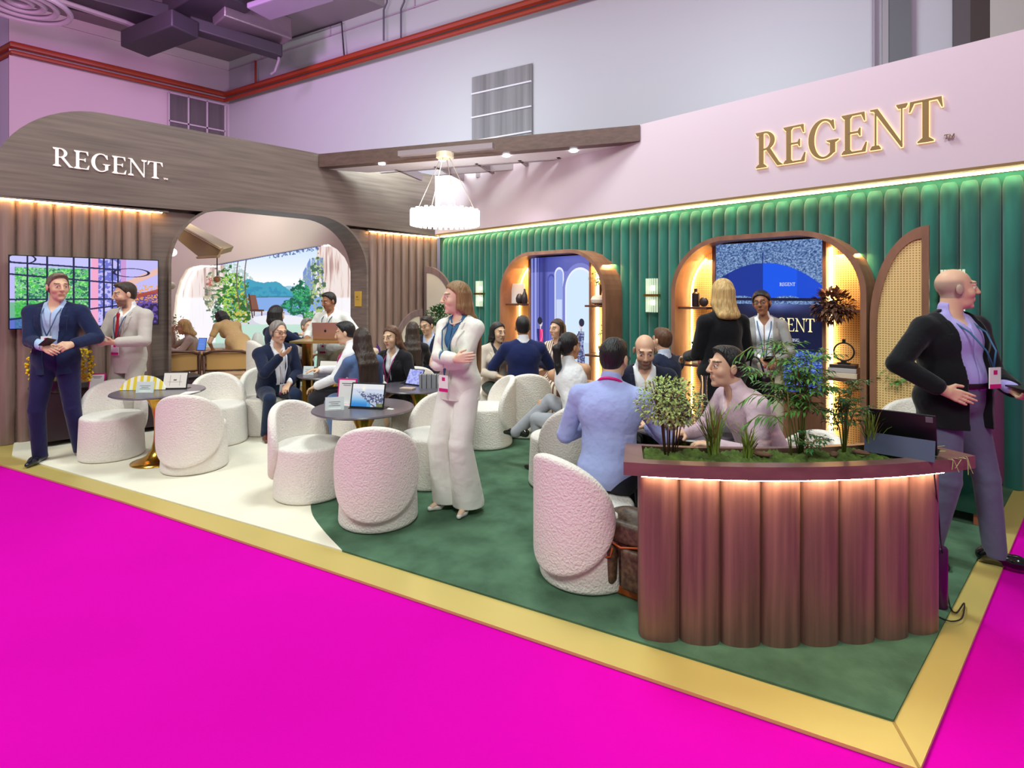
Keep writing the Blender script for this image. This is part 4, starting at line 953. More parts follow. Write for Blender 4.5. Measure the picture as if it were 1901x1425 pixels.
    S.cone(hp(-.034, .076, .030), hp(.034, .076, .030), .013*s, .013*s, .015)
    S.cone(hp(0, .086, .022), hp(0, .106, -.022), .0085*s, .0125*s, .010)
    S.cone(hp(-.018, .078, -.0565), hp(.018, .078, -.0565), .0065*s, .0065*s, .010); S.cone(hp(-.014, .0775, -.0655), hp(.014, .0775, -.0655), .0070*s, .0070*s, .008)
    for q in (-1, 1):
        cc = hp(.031*q, .0965, .009); rr_ = .0135*s
        S.cone(hp(.020*q, .0800, .0185), hp(.042*q, .0745, .0175), .0062*s, .0056*s, .004)
        S.cone(hp(.021*q, .0790, -.0015), hp(.041*q, .0745, -.0005), .0052*s, .0046*s, .004)
        def soc(x, y, z, cc=cc, rr_=rr_): return -(np.sqrt((x-cc[0])**2+(y-cc[1])**2+(z-cc[2])**2)-rr_)
        S.cut(soc)
    Pm, Fm = S.mesh(); Q = (Pm-hc)@HR/hs
    sk = lin(SKIN[skin]); c = np.tile(sk, (len(Pm), 1))
    def blend(c, m, col, t): return c*(1-(m*t)[:, None])+lin(col)*(m*t)[:, None]
    fr = Q[:, 1] > .045
    lipc = tuple(int(v) for v in (np.array(SKIN[skin])*(.84, .60, .60)))
    lm = fr & (((Q[:, 0]/.024)**2+((Q[:, 2]+.061)/.0095)**2) < 1); c = blend(c, lm.astype(float), lipc, .9 if fem else .6)
    hcol_ = HAIR[hcol]
    for q in (-1, 1):
        bm = fr & (np.abs(Q[:, 0]-q*.031) < .017) & (np.abs(Q[:, 2]-(.034-.10*np.abs(Q[:, 0]-q*.03))) < .0048); c = blend(c, bm.astype(float), tuple(v*.7 for v in hcol_), .85)
    ck = np.exp(-(((np.abs(Q[:, 0])-.042)/.02)**2+((Q[:, 2]+.03)/.022)**2))*fr; c = blend(c, ck, (216, 120, 108), .22)
    if beard:
        bm = np.clip((-.040-Q[:, 2])/.012, 0, 1)*np.clip((Q[:, 1]-.0)/.02, 0, 1)*(Q[:, 2] > -.135)*(~lm)*(np.linalg.norm(Q, axis=1) < .16); mt = (np.abs(Q[:, 0]) < .03)*(np.abs(Q[:, 2]+.047) < .008)*fr
        c = blend(c, np.clip(bm+mt, 0, 1), beard[0], beard[1])
    if hair in ('bald', 'ring') or hair == 'receding':
        zz = (Q[:, 2] > -.05)*(Q[:, 1] < .02-.6*(Q[:, 2]+.0)*0)*(Q[:, 2] < .055)*(np.linalg.norm(Q, axis=1) < .16); c = blend(c, zz*np.clip((.025-Q[:, 1])/.02, 0, 1)*np.clip((.055-Q[:, 2])/.02, 0, 1), hcol_, .6)
    mesh_obj('body', Pm, Fm, vcmat('skin', rough=.5), T, c)
    # eyes
    if abs(((a+head[0]*-1+180) % 360)-180) < 125:
        for q in (-1, 1):
            mb = MB(); cc = hp(.031*q, .0748, .008); mb.ball(cc, .0110*s, 12)
            ir = cc+(HR@V3(0, 1, -.12))*.0060*s; mb.cur = 1; mb.ball(ir, .0072*s, 8); mb.build('eye', [mat('eye_white', rgb(225, 215, 210), rough=.3), mat('iris', rgb(40, 28, 22), rough=.2)], T, smooth='all')
    # ---- hair
    if hair not in ('bald',):
        S = Sdf(min(h, .006)); g = .012*s; vol = .004 if hair == 'short' else .010
        S.ell(hp(0, -.016, .034), A3((.075+vol+.004, .094+vol+.004, .090+vol+.004))*s, HR, .01)
        if hair == 'short': S.ell(hp(0, .030, .085), A3((.060, .060, .042))*s, HR, .02)
        if hair in ('short', 'ring', 'receding'): S.ell(hp(0, -.045, -.015), A3((.066, .056, .060))*s, HR, .02)
        long_ = hair in ('long', 'bob', 'side')
        if long_ or hair == 'pony':
            S.ell(hp(0, -.03, -.01), A3((.080, .080, .085))*s, HR, .02)
        hm, hn = HR, hc
        def local(x, y, z):
            X, Y, Z = x-hn[0], y-hn[1], z-hn[2]
            return [(X*hm[0, i]+Y*hm[1, i]+Z*hm[2, i])/hs for i in range(3)]
        if hair in ('ring', 'receding'):
            fz = .05 if hair == 'ring' else .085
            def cf(x, y, z):
                u, v, w = local(x, y, z); a1 = ((v+.01)*.8-(w+.01)*.5)-.0; b1 = (w-fz+np.maximum(v-.03, 0)*0) if hair == 'ring' else (v-.050+0*w)
                return np.maximum(a1*.9 if hair != 'receding' else (v-(.002+.75*(w+.01))), b1)*s
        else:
            off = .006 if fem else 0
            def cf(x, y, z):
                u, v, w = local(x, y, z)
                side_ = np.minimum(v-(-.008+.62*(w+.018)), (v-.052)+(.092-w)*2.2) if not fem else v-(-.022+.95*(w+.018)); return side_*.69*s
        S.cut(cf) if not long_ else S.cut(lambda x, y, z: (lambda u, v, w: np.where(w > -.02, (v-(-.044+1.02*(w+.022)))*.7, (v+.004))*s)(*local(x, y, z)))
        if not long_ and hair != 'pony': S.cut(lambda x, y, z: (-.075-local(x, y, z)[2])*s)
        parts = [S]
        if hair == 'pony':
            S2 = Sdf(min(h, .006)); S2.cone(hp(0, -.10, .03), hp(0, -.15, -.01), .028*s, .036*s, .02); e0 = hp(0, -.15, -.01); S2.cone(e0, e0+V3(0, -.02, -.16)*s, .038*s, .032*s, .02); S2.cone(e0+V3(0, -.02, -.16)*s, e0+V3(0, -.01, -.24)*s, .032*s, .008, .02); parts.append(S2)
        if long_:
            S2 = Sdf(min(h, .006)); dn = unit(-uz*.35+V3(0, 0, -1)*.65); bk = -fy
            L0 = .09*s if hair == 'bob' else hlen*s
            for xx, yy, rr_, f_ in ((-.056, -.035, .034, 1), (.056, -.035, .034, 1), (-.035, -.075, .040, 1.03), (.035, -.075, .040, 1.03), (0, -.085, .042, 1.05), (-.066, -.006, .020, .94), (.066, -.006, .020, .94)):
                p0 = hp(xx, yy, .03); p1 = hp(xx*1.10, yy*1.06, -.07)
                if hair == 'bob': S2.cone(p0, p1, rr_*s, rr_*s, .02); S2.cone(p1, hp(xx*1.12, yy, -.10), rr_*s, rr_*.75*s, .015); continue
                bk_ = -(.088 if fem else .11)*s-.045; pm = sp(xx*1.25*s, (-.075*s if yy < -.05 else -.055*s)-.03, .50*s); pe = sp(xx*1.45*s, bk_-.004, (.46*s-L0*f_)); pmm = sp(xx*1.4*s, bk_, .42*s)
                S2.cone(p0, p1, rr_*s, rr_*s, .02); S2.cone(p1, pm, rr_*s, rr_*.9*s, .02)
                if L0 > .12: S2.cone(pm, pmm, rr_*.9*s, rr_*.8*s, .02); S2.cone(pmm, pe, rr_*.8*s, rr_*.42*s, .02)
            parts.append(S2)
        Pq, Fq = [], []; n0 = 0
        if len(parts) == 2:       # join into one field: shell minus face, plus falling hair
            A = parts[0]; Bp = parts[1]; cuts = A.c
            for f, lo_, hi_, k in A.p:
                def g_(x, y, z, f=f): 
                    v = f(x, y, z)
                    for cc in cuts: v = np.maximum(v, cc(x, y, z))
                    return v
                Bp.p.append((g_, lo_, hi_, .006))
            P1, F1 = Bp.mesh()
        else: P1, F1 = parts[0].mesh()
        mesh_obj('hair', P1, F1, mat('hair_'+hcol, rgb(*hcol_), rough=.45, bump=.9, bscale=30, bstretch=(3, 3, .35), var=.35, vscale=30, vstretch=(2, 2, .2)), T)
    # ---- garments
    def key(n, c): return '%s_%02x%02x%02x' % (n, *c)
    if legs:
        if skirt:
            S = Sdf(h); zl = skirt; torso(S, .012)
            for q, kn in ((hR, kR), (hL, kL)): S.cone(q, q+(kn-q)*zl, .092*s, .085*s, .06)
            if seat is None: S.cone(sp(0, 0, 0), sp(0, 0, -.36*zl*s), .165*s, .175*s, .04, flat=(fy, .72)); S.plane(sp(0, 0, -.40*zl*s-.12), -uz)
            S.plane(sp(0, 0, .13*s), uz); mesh_obj('skirt', *S.mesh(), clothm(key('skirt', bc), bc), T)
        elif longskirt:
            S = Sdf(h); torso(S, .012)
            for q, kn, f in ((hR, kR, fR), (hL, kL, fL)): S.cone(q, kn, .09*s, .09*s, .09); S.cone(kn, f+V3(0, 0, .10), .10*s, .13*s, .12)
            S.plane(sp(0, 0, .13*s), uz); mesh_obj('skirt', *S.mesh(), clothm(key('skirt', bc), bc), T)
        else:
            S = Sdf(h); torso(S, .010, .04)
            for q, kn, f in ((hR, kR, fR), (hL, kL, fL)):
                d = unit(f-kn); e = f+d*.07; r2 = .058*s+flare*.4; r3 = .056*s+flare
                S.cone(q, kn, .094*s*(bulk if not fem else 1), (.067+flare*.35)*s, .035); S.cone(kn, e, (.067+flare*.35)*s, r3, .006)
            if seat is None: S.plane(sp(0, 0, .11*s), uz)
            else: S.cut(lambda x, y, z: np.minimum((x-P[0])*uz[0]+(y-P[1])*uz[1]+(z-P[2])*uz[2]-.11*s, .17-((x-P[0])*fy[0]+(y-P[1])*fy[1]+(z-P[2])*fy[2])))
            zc_ = min(fR[2], fL[2])-.045-(heels*.8)
            S.plane((0, 0, max(zc_, .02)), (0, 0, -1))
            mesh_obj('trousers', *S.mesh(), clothm(key('trousers', bc), bc, bump=.5, bscale=5), T)
        if belt:
            S = Sdf(h); torso(S, .018, .04); S.plane(sp(0, 0, .125*s), uz); S.plane(sp(0, 0, .090*s), -uz); mesh_obj('belt', *S.mesh(), mat('belt_leather', rgb(30, 20, 24), rough=.35), T)
    for f, kn, tr in ((fR, kR, rt), (fL, kL, lt)):
        if shoe is None: break
        td = V3(math.sin(math.radians(tr)), math.cos(math.radians(tr)), 0); sd = V3(td[1], -td[0], 0)
        S = Sdf(min(h, .006)); zf = f[2]-.085-heels; hl = f-td*.045*s; 
        if heels:
            S.cone(V3(hl[0], hl[1], zf+heels+.022), f+td*.07*s+V3(0, 0, -f[2]+zf+.03), .030*s, .032*s, .02); S.cone(f+td*.07*s+V3(0, 0, -f[2]+zf+.028), f+td*.15*s+V3(0, 0, -f[2]+zf+.022), .034*s, .018, .02)
            S.cone(V3(hl[0], hl[1], zf+heels), V3(hl[0], hl[1], zf+.008), .012, .006, .01); S.plane((0, 0, zf+.001), (0, 0, -1)); nm = f+td*.02; S.cut(lambda x, y, z, nm=nm: z-(zf+.035+np.clip(-((x-nm[0])*td[0]+(y-nm[1])*td[1])*1.0+.04, 0, heels+.01)))
        else:
            z0 = zf+.030; S.cone(V3(hl[0], hl[1], z0+.008), V3(*(f+td*.10*s)[:2], z0), .036*s, .040*s, .02, flat=(sd, .92)); S.cone(V3(*(f+td*.10*s)[:2], z0), V3(*(f+td*.185*s)[:2], z0-.010), .038*s, .020*s, .02)
            S.cone(V3(hl[0], hl[1], z0+.01), f+V3(0, 0, -.015)-td*.015, .036*s, .040*s, .03)
            S.plane((0, 0, zf+.001), (0, 0, -1)); S.plane(f+V3(0, 0, .0)-td*.0, (0, 0, 1))
        mesh_obj('shoe', *S.mesh(), mat('shoe_%02x%02x%02x' % shoe, rgb(*shoe), rough=.18, coat=.5), T)
    # shirt or top underneath
    def collar_cut(S, r, up=.0):
        c0 = nb+uz*(up); d0 = unit(hp(0, -.02, -.05)-nb)
        def f(x, y, z):
            X, Y, Z = x-c0[0], y-c0[1], z-c0[2]; t = X*d0[0]+Y*d0[1]+Z*d0[2]
            rr_ = np.sqrt(np.maximum(X*X+Y*Y+Z*Z-t*t, 0)); return np.where(t > -.02, r-rr_, -1)
        S.cut(f)
    def vcut(S, zb, w0, wtop, lim=.0):   # wedge of the chest front removed; half width w0 at zb -> wtop at neck
        zt_ = .50*s
        def f(x, y, z):
            X, Y, Z = x-P[0], y-P[1], z-P[2]
            u = X*sx_[0]+Y*sx_[1]+Z*sx_[2]; v = X*sy_[0]+Y*sy_[1]+Z*sy_[2]; w = X*uz[0]+Y*uz[1]+Z*uz[2]
            ww = w0+(wtop-w0)*np.clip((w-zb)/(zt_-zb), 0, 1.1); ww = np.where(w < zb, w0, ww)
            return np.minimum(ww-np.abs(u), v-lim)
        S.cut(f)
    def sleeves(S, i, frac=1.0, cuff=.0):
        for q, e, w in ((shR, eR, wR), (shL, eL, wL)):
            d = unit(w-e); ln = np.linalg.norm(w-e)
            if frac < .5: S.cone(q, q+(e-q)*frac*2, ar[0]*s+i, ar[1]*s+i, .03); continue
            f2 = (frac-.5)*2
            S.cone(q, e, (ar[0]+.002)*s+i, ar[1]*s+i, .02); S.cone(e, e+d*max(ln*f2-.02-cuff, .01), ar[1]*s+i, ar[3]*s+i*.95+.005, .005)
    jk = top in ('suit', 'blazer')
    if not bare:
        S = Sdf(h); i = .013 if jk else (.020 if top != 'tank' else .018); torso(S, i-.003, shf=.55 if top == 'tank' else 1)
        S.cone(nb-uz*.03, nb+unit(hp(0, -.02, -.05)-nb)*.040*s, (.062 if fem else .069)*s, (.056 if fem else .063)*s, .015)
        if top != 'tank':
            sleeves(S, .008 if jk else .016, .99 if jk else (slv or sleeve), 0)
        vcut(S, (nv if nv is not None else .44)*s, .004, .045*s, .02)
        c0 = nb; S.plane(sp(0, 0, (.085 if jk else hem*1.0)*s), -uz)
        if not jk and seat is None: pass
        cc = sc if jk else tc
        mk = clothm(key('shirt', cc), cc, bump=.55 if not jk else .3, bscale=7)
        mesh_obj('shirt' if top != 'tank' else 'top', *S.mesh(), mk, T)
    if jk:
        S = Sdf(h); i = .026; torso(S, i-.003+.006*belly); zz = hem*s
        if seat is None or True:
            S.cone(sp(0, .03*belly, .16*s), sp(0, .02*belly, (hem-.05)*s), ((.128 if fem else .150)*bulk)*s, ((.195 if fem else .178)*bulk)*s, .03, flat=(fy, .74+(.12*belly)))
        sleeves(S, .020, .97)
        S.plane(sp(0, 0, zz), -uz); collar_cut(S, .066*s if fem else .073*s, -.0)
        if openj: vcut(S, .02*s, openj if openj is not True else .07, vw*s, .0)
        else: vcut(S, vb*s, .001, vw*s, .0)
        if not openj:
            pass
        # lapels: raised bands beside the opening
        mesh_obj('jacket', *S.mesh(), clothm(key('jacket', tc), tc, bump=.45, bscale=6), T)
        S = Sdf(min(h, .006)); torso(S, i+.006, .05)
        zb_ = vb*s if not openj else .10*s; w0 = .002 if not openj else (openj if openj is not True else .07)
        def lap(x, y, z):
            X, Y, Z = x-P[0], y-P[1], z-P[2]
            u = X*sx_[0]+Y*sx_[1]+Z*sx_[2]; v = X*sy_[0]+Y*sy_[1]+Z*sy_[2]; w = X*uz[0]+Y*uz[1]+Z*uz[2]
            t = np.clip((w-zb_)/(.50*s-zb_), 0, 1); ww = w0+(vw*s-w0)*t; wd = .052*s*np.clip(t*2.4, 0, 1)*np.where(t > .78, .55, 1)
            return np.maximum(np.maximum(ww-np.abs(u), np.abs(u)-ww-wd), np.maximum(.02-v, np.maximum(zb_-w, w-.485*s)))
        S.cut(lap); Pl, Fl = S.mesh()
        if len(Fl): mesh_obj('lapel', Pl, Fl, clothm(key('jacket', tc), tc), T)
        if not openj:
            mb = MB()
            fd = (.125 if not fem else .115)*s*bulk+i+.05*belly
            S = Sdf(.005); S.ell(st(.0, fd-.004, vb*s-.015), (.011, .006, .011), TW); mesh_obj('button', *S.mesh(), mat('button', rgb(70, 60, 60), rough=.3), T)
    fd = (.120 if not fem else .125)*s*bulk+.03
    if tie:
        mb = MB(); a0, a1, a2 = st(0, fd-.012, .455*s), st(0, fd+.006, .40*s), st(0, fd+.006, (vb+.02)*s)
        S = Sdf(.005); S.cone(a0, st(0, fd-.008, .435*s), .020, .013, .01, flat=(sy_, .6)); S.cone(st(0, fd-.006, .43*s), a2, .014, .030, .01, flat=(sy_, .3)); mesh_obj('tie', *S.mesh(), mat('tie_red', rgb(*tie), rough=.5), T)
    if lanyard:
        zc_ = (.16 if badge is True else badge)*s; q = fd+.012+.05*belly; col = lanyard
        mb = MB()
        for g in (-1, 1): mb.tube([nb+sx_*.045*g*s-sy_*.05*s+uz*.02, nb+sx_*.070*g*s+sy_*.015, st(.060*g*s, fd-.02, .42*s), st(.035*g*s, q, .32*s), st(0.0, q+.012, zc_+.06)], .0055, 6)
        mb.tube([nb+sx_*.045*s-sy_*.05*s+uz*.02, nb-sy_*.068*s+uz*.02, nb-sx_*.045*s-sy_*.05*s+uz*.02], .0055, 6)
        mb.build('lanyard', mat(key('lanyard', col), rgb(*col), rough=.6), T, smooth='all')
        M = Matrix(((rx[0], fy[0], uz[0], 0), (rx[1], fy[1], uz[1], 0), (rx[2], fy[2], uz[2], 0), (0, 0, 0, 1)))
        c0 = Vector(st(0, q+.018, zc_)); M = Matrix.Translation(c0)@M
        mb = MB(); mb.box((-.042, -.003, -.06), (.042, .003, .06), M); bo = mb.build('name_badge', m_paper, T)
        mb = MB(); mb.box((-.042, .003, -.06), (.042, .0045, -.035), M); mb.box((-.014, .003, .02), (.014, .0045, .045), M); mb.build('print', m_mag, bo)
    if necklace:
        mb = MB(); mb.tube([nb+sx_*.062*s*math.cos(t)+sy_*(.02+.075*s*math.sin(t))+uz*(.0-.045*math.sin(t)) for t in np.linspace(-.3, PI+.3, 14)], .006, 6); mb.build('necklace', mat('pearl', rgb(230, 210, 190), rough=.3), T, smooth='all')
    if glasses:
        mb = MB()
        for g in (-1, 1):
            mb.tube([hp(.031*g+.023*math.cos(t), .103, .010+.018*math.sin(t)) for t in np.linspace(0, 2*PI, 15)[:-1]], .0022*s, 5, closed=True)
            mb.tube([hp(.054*g, .100, .014), hp(.076*g, .05, .014), hp(.080*g, -.005, .012)], .0022*s, 5)
        mb.tube([hp(-.009, .106, .013), hp(.009, .106, .013)], .0022*s, 5); mb.build('glasses', mat('frame_black', rgb(30, 24, 26), rough=.3), T, smooth='all')
    def W(p): return Vector(base)+Vector((0, 0, .006))+Matrix.Rotation(heading(a), 3, 'Z')@Vector(tuple(float(v) for v in p))
    return dict(T=T, W=W, wR=wR, wL=wL, eR=eR, eL=eL, P=P, st=st, sp=sp, hp=hp, fR=fR, fL=fL, kR=kR, kL=kL, hz=heading(a))
# ============================================================= FURNITURE
SEAT = .42
def make_chair():
    t = thing('tub_chair', '', 'chair', (0, 0, .006))
    S = Sdf(.008); a, b, H = .262, .268, SEAT
    def drum(x, y, z):
        rho = np.sqrt((x/a)**2+(y/b)**2)*.265; d1 = rho-.265-.018*np.clip((.42-z)/.42, 0, 1); d2 = np.abs(z-H/2)-H/2; r = .03
        return np.sqrt(np.maximum(d1+r, 0)**2+np.maximum(d2+r, 0)**2)-r+np.minimum(np.maximum(d1+r, d2+r), 0)
    S.fn(drum, (-a-.03, -b-.03, 0), (a+.03, b+.03, H), 0); S.ell((0, .01, H-.03), (.22, .22, .045), None, .01); S.plane((0, 0, .002), (0, 0, -1))
    mesh_obj('seat_base', *S.mesh(), m_boucle, t)
    S = Sdf(.008)
    def back(x, y, z):
        rho = np.sqrt((x/.285)**2+(y/.295)**2)*.29; ang = np.arctan2(x, -y); s_ = .29*ang
        hw = .375; zc, hh = .405, .322; n = 1.95
        d2 = ((np.abs(s_/hw)**n+np.abs((z-zc)/hh)**n)**(1/n)-1)*.30
        d1 = np.abs(rho-.285)-.033; r = .025
        return np.sqrt(np.maximum(d1+r, 0)**2+np.maximum(d2+r, 0)**2)-r+np.minimum(np.maximum(d1+r, d2+r), 0)
    S.fn(back, (-.34, -.34, .07), (.34, .20, .74), 0)
    mesh_obj('backrest', *S.mesh(), m_boucle, t)
    return t
chair0 = make_chair(); used = [False]
def chair(px, D, a, label, grp='white boucle tub chairs', sc=None, z=.006):
    p = Lx(px, D); p.z = z
    if not used[0]:
        used[0] = True; chair0.location = p; chair0.rotation_euler = (0, 0, heading(a)); chair0['label'] = label; chair0['group'] = grp; o = chair0
    else: o = dup(chair0, p, heading(a), label, grp)
    if sc: o.scale = (1, 1, sc)
    return o
chair(208, 5.52, -28, 'cream tub chair facing out beside the navy-suited man at far left')
chair(362, 5.16, 172, 'cream tub chair seen from behind, nearest the leftmost brass-stem table')
chair(408, 6.05, -38, 'cream tub chair right of the leftmost brass-stem table, behind another chair')
chair(576, 4.48, -62, 'cream tub chair left of the centre table, empty and facing right')
chair(703, 3.98, 174, 'pink-lit boucle chair seen from behind in front of the centre table')
chair(800, 4.78, 22, 'empty tub chair right of the centre table, partly behind the standing woman in white')
chair(495, 6.50, -38, 'tub chair under the seated man with glasses and navy suit')
chair(975, 6.42, 173, 'tub chair seen from behind under the navy-suited man with his back turned')
chair(902, 5.95, 75, 'tub chair seen from the side just right of the standing woman in white')
chair(1042, 4.72, 150, 'tub chair under the woman with the ponytail and white sleeveless top')
chair(1092, 3.22, -128, 'large foreground boucle chair under the man in the blue shirt')
chair(1462, 3.52, 78, 'tub chair under the leaning man in the pink shirt')
chair(1684, 4.55, 55, 'tub chair behind the open tablet, left of the bald standing man')
chair(716, 9.0, -50, 'tub chair draped with a purple coat near the wooden flutes')
chair(668, 5.62, 10, 'tub chair under the long-haired woman in the blue jacket')
chair(740, 6.12, 20, 'tub chair under the woman in black talking with open mouth')
chair(908, 6.98, -20, 'tub chair under the dark-haired woman in the beige jacket')
chair(1034, 7.05, 40, 'tub chair under the smiling woman in the striped dress')
chair(1192, 4.5, 5, 'tub chair under the seated bald man with the beard')
chair(766, 7.05, 165, 'tub chair under the dark-haired woman in black with her back turned')
chair(802, 7.75, 15, 'tub chair under the man with glasses near the topiary tree')
chair(657, 6.2, 80, 'tub chair under the black-haired man in the white shirt')
chair(508, 7.15, -140, 'taller tub chair under the woman with the black bob', sc=1.42)
# tulip tables
def tulip(px, D, r, label, z=.68):
    p = Lx(px, D); t = thing('tulip_table', label, 'table', (p.x, p.y, .006), 0, 'round tulip tables')
    mb = MB(); mb.lathe([(0, z-.022), (r-.02, z-.022), (r, z-.010), (r-.006, z), (0, z)], 56); mb.build('tabletop', m_dtop, t, smooth=True)
    mb = MB(); pr = [(.235, 0), (.235, .008), (.18, .025), (.11, .06), (.065, .12), (.046, .2), (.040, .30), (.044, .42), (.062, .52), (.10, .60), (.155, z-.022), (0, z-.022)]; mb.lathe(pr, 40); mb.build('pedestal', m_brass, t, smooth='all')
    return p, z+.006
tA = tulip(295, 5.34, .40, 'round dark table on a brass trumpet base holding the yellow striped fan')
tB = tulip(675, 4.56, .41, 'round dark table in the centre holding a tablet and a pink framed card')
tC = tulip(778, 5.62, .40, 'round dark table behind the centre one holding a lit tablet and ribbed grey blocks')
tD = tulip(612, 6.45, .36, 'round dark table beside the seated man with glasses holding a laptop')
tE = tulip(1275, 3.92, .40, 'round dark table behind the planter counter, between the seated men')
# high brass table
p = Lx(606, 6.85); t = thing('high_table', 'high brass-framed rectangular table with a rose gold laptop on it', 'table', (p.x, p.y, .006), PI/4)
mb = MB(); mb.box((-.36, -.25, 1.02), (.36, .25, 1.045)); mb.build('tabletop', mat('brass_top', rgb(200, 168, 96), rough=.3, metal=.7), t)
for x in (-.15,): 
    mb = MB(); mb.box((x-.03, -.20, .02), (x+.03, -.14, 1.02)); mb.build('leg', m_brass, t)
mb = MB(); mb.box((.30, -.03, .02), (.36, .03, 1.02)); mb.build('leg', m_brass, t); mb = MB(); mb.box((-.36, .15, .02), (-.30, .21, 1.02)); mb.build('leg', m_brass, t)
mb = MB(); mb.box((-.36, -.22, 0), (.36, .22, .02)); mb.build('floor_plate', m_brass, t)
# wooden armchairs beyond the arch
def armchair(px, D, a, label):
    p = Lx(px, D); t = thing('wooden_armchair', label, 'chair', (p.x, p.y, .004), heading(a), 'wooden armchairs inside the arch')
    mb = MB(); mb.box((-.27, -.24, .40), (.27, .27, .47)); mb.build('seat', mat('tan_leather', rgb(214, 182, 140), rough=.6), t, bevel=.02)
    mb = MB(); mb.box((-.26, -.29, .56), (.26, -.25, .80)); mb.build('backrest', mat('tan_back', rgb(200, 152, 92), rough=.6), t, bevel=.012)
    mb = MB(); mb.tube([(-.29, -.29, .78), (-.2, -.31, .82), (0, -.32, .83), (.2, -.31, .82), (.29, -.29, .78)], .018, 8); mb.tube([(-.27, -.28, .56), (.27, -.28, .56)], .014, 8); mb.tube([(-.26, -.22, .40), (.26, -.22, .40)], .02, 8); mb.tube([(-.26, .24, .40), (.26, .24, .40)], .02, 8); mb.build('back_frame', m_woodd, t, smooth='all')
    for x in (-.29, .29):
        mb = MB(); mb.tube([(x, -.29, .62), (x, -.05, .64), (x, .25, .60)], .018, 8); mb.build('armrest', m_woodd, t, smooth='all')
        mb = MB(); mb.tube([(x, -.33, .004), (x, -.27, .4), (x, -.29, .82)], [.014, .02, .014], 8); mb.build('leg', m_woodd, t, smooth='all')
        mb = MB(); mb.tube([(x, .28, .004), (x, .24, .4), (x, .24, .62)], [.014, .02, .016], 8); mb.build('leg', m_woodd, t, smooth='all')
armchair(432, 7.95, 168, 'wooden armchair with tan back, behind the bending woman in the tan dress')
armchair(326, 7.75, 150, 'wooden armchair partly hidden behind the left edge of the arch')
p = Lx(358, 8.75); t = thing('wooden_table', 'round wooden table inside the arch where the blonde woman sits', 'table', (p.x, p.y, .004))
mb = MB(); mb.lathe([(0, .68), (.42, .68), (.43, .70), (.42, .72), (0, .72)], 40); mb.build('tabletop', mat('oak', rgb(196, 146, 92), rough=.4), t, smooth=True)
mb = MB(); mb.lathe([(.22, 0), (.2, .02), (.04, .05), (.035, .68), (0, .68)], 24); mb.build('pedestal', m_woodd, t, smooth=True); zW = .724; pW = p

# ============================================================= FLUTED COUNTER with planter
def Lc(X, D, z=0): p = CAM+FW*D+RT*X; return Vector((p.x, p.y, z))
fr_ = [(.62, 2.59), (.72, 2.60), (.866, 2.58), (1.052, 2.575), (1.239, 2.583), (1.43, 2.607), (1.621, 2.64), (1.809, 2.68), (1.97, 2.735)]
# smooth front curve through a circle: centre far behind
cxx, cyy, RR = 1.20, 2.548+3.0, 3.0
def cpt(ang, r, z=0): return Lc(cxx+r*math.sin(ang), cyy-r*math.cos(ang), z)
A0, A1 = math.asin((.597-cxx)/RR), math.asin((2.065-cxx)/RR)
org = Lc(1.33, 2.7)
ct = thing('reception_counter', 'curved counter clad in reddish fluted wood with a planter top', 'counter', (org.x, org.y, .006))
n = 8; mb = MB()
for i in range(n):
    a0 = A0+(A1-A0)*i/n; a1 = A0+(A1-A0)*(i+1)/n; S = 12; vs = []
    for z in (0, .775-.006):
        for j in range(S+1):
            th = PI*j/S; aa = (a0+a1)/2-math.cos(th)*(a1-a0)/2*.99; rr2 = RR-.028+math.sin(th)**.7*.056
            vs.append(cpt(aa, rr2, z)-org)
    mb.add(vs, [(j, j+1, S+2+j, S+1+j) for j in range(S)])
mb.build('fluted_front', m_woodc, ct, smooth=True)
mb = MB(); 
N = 24; vs = []
for z in (0, .769):
    for r in (RR-.02, RR-.24):
        for j in range(N+1): vs.append(cpt(A0+(A1-A0)*j/N, r, z)-org)
M1 = N+1; fs = []
for j in range(N):
    fs += [(j+1, j, 2*M1+j, 2*M1+j+1), (M1+j, M1+j+1, 3*M1+j+1, 3*M1+j), (2*M1+j, 3*M1+j, 3*M1+j+1, 2*M1+j+1)]
fs += [(0, M1, 3*M1, 2*M1), (M1+N, N, 2*M1+N, 3*M1+N)]
mb.add(vs, fs); mb.build('carcass', m_woodc, ct)
# top ring with a hollow for the planting
B0, B1 = math.asin((.530-cxx)/RR), math.asin((2.205-cxx)/RR)
def topband(r0, r1, b0, b1, z0, z1):
    vs = []; 
    for z in (z0, z1):
        for r in (r0, r1):
            for j in range(N+1): vs.append(cpt(b0+(b1-b0)*j/N, r, z)-org)
    fs = []
    for j in range(N):
        fs += [(j+1, j, 2*M1+j, 2*M1+j+1), (M1+j, M1+j+1, 3*M1+j+1, 3*M1+j), (2*M1+j, 3*M1+j, 3*M1+j+1, 2*M1+j+1), (j, j+1, M1+j+1, M1+j)]
    fs += [(0, M1, 3*M1, 2*M1), (M1+N, N, 2*M1+N, 3*M1+N)]; return vs, fs
mb = MB(); P0, P1 = B0+.03, B1-.115
for r0, r1, b0, b1 in ((RR+.065, RR-.005, B0, B1), (RR-.235, RR-.27, B0, B1), (RR-.005, RR-.235, B0, P0), (RR-.005, RR-.235, P1, B1)): mb.add(*topband(r0, r1, b0, b1, .776, .836))
mb.add(*topband(RR-.005, RR-.235, B0, B1, .776, .785))
mb.build('countertop', m_woodt, ct, smooth=False)
vs = []; led = MB()
led.add(*topband(RR+.058, RR+.036, A0+.004, A1-.016, .7705, .7758)); led.build('light_strip', emis('led_counter', (1, .74, .48), 52), ct)
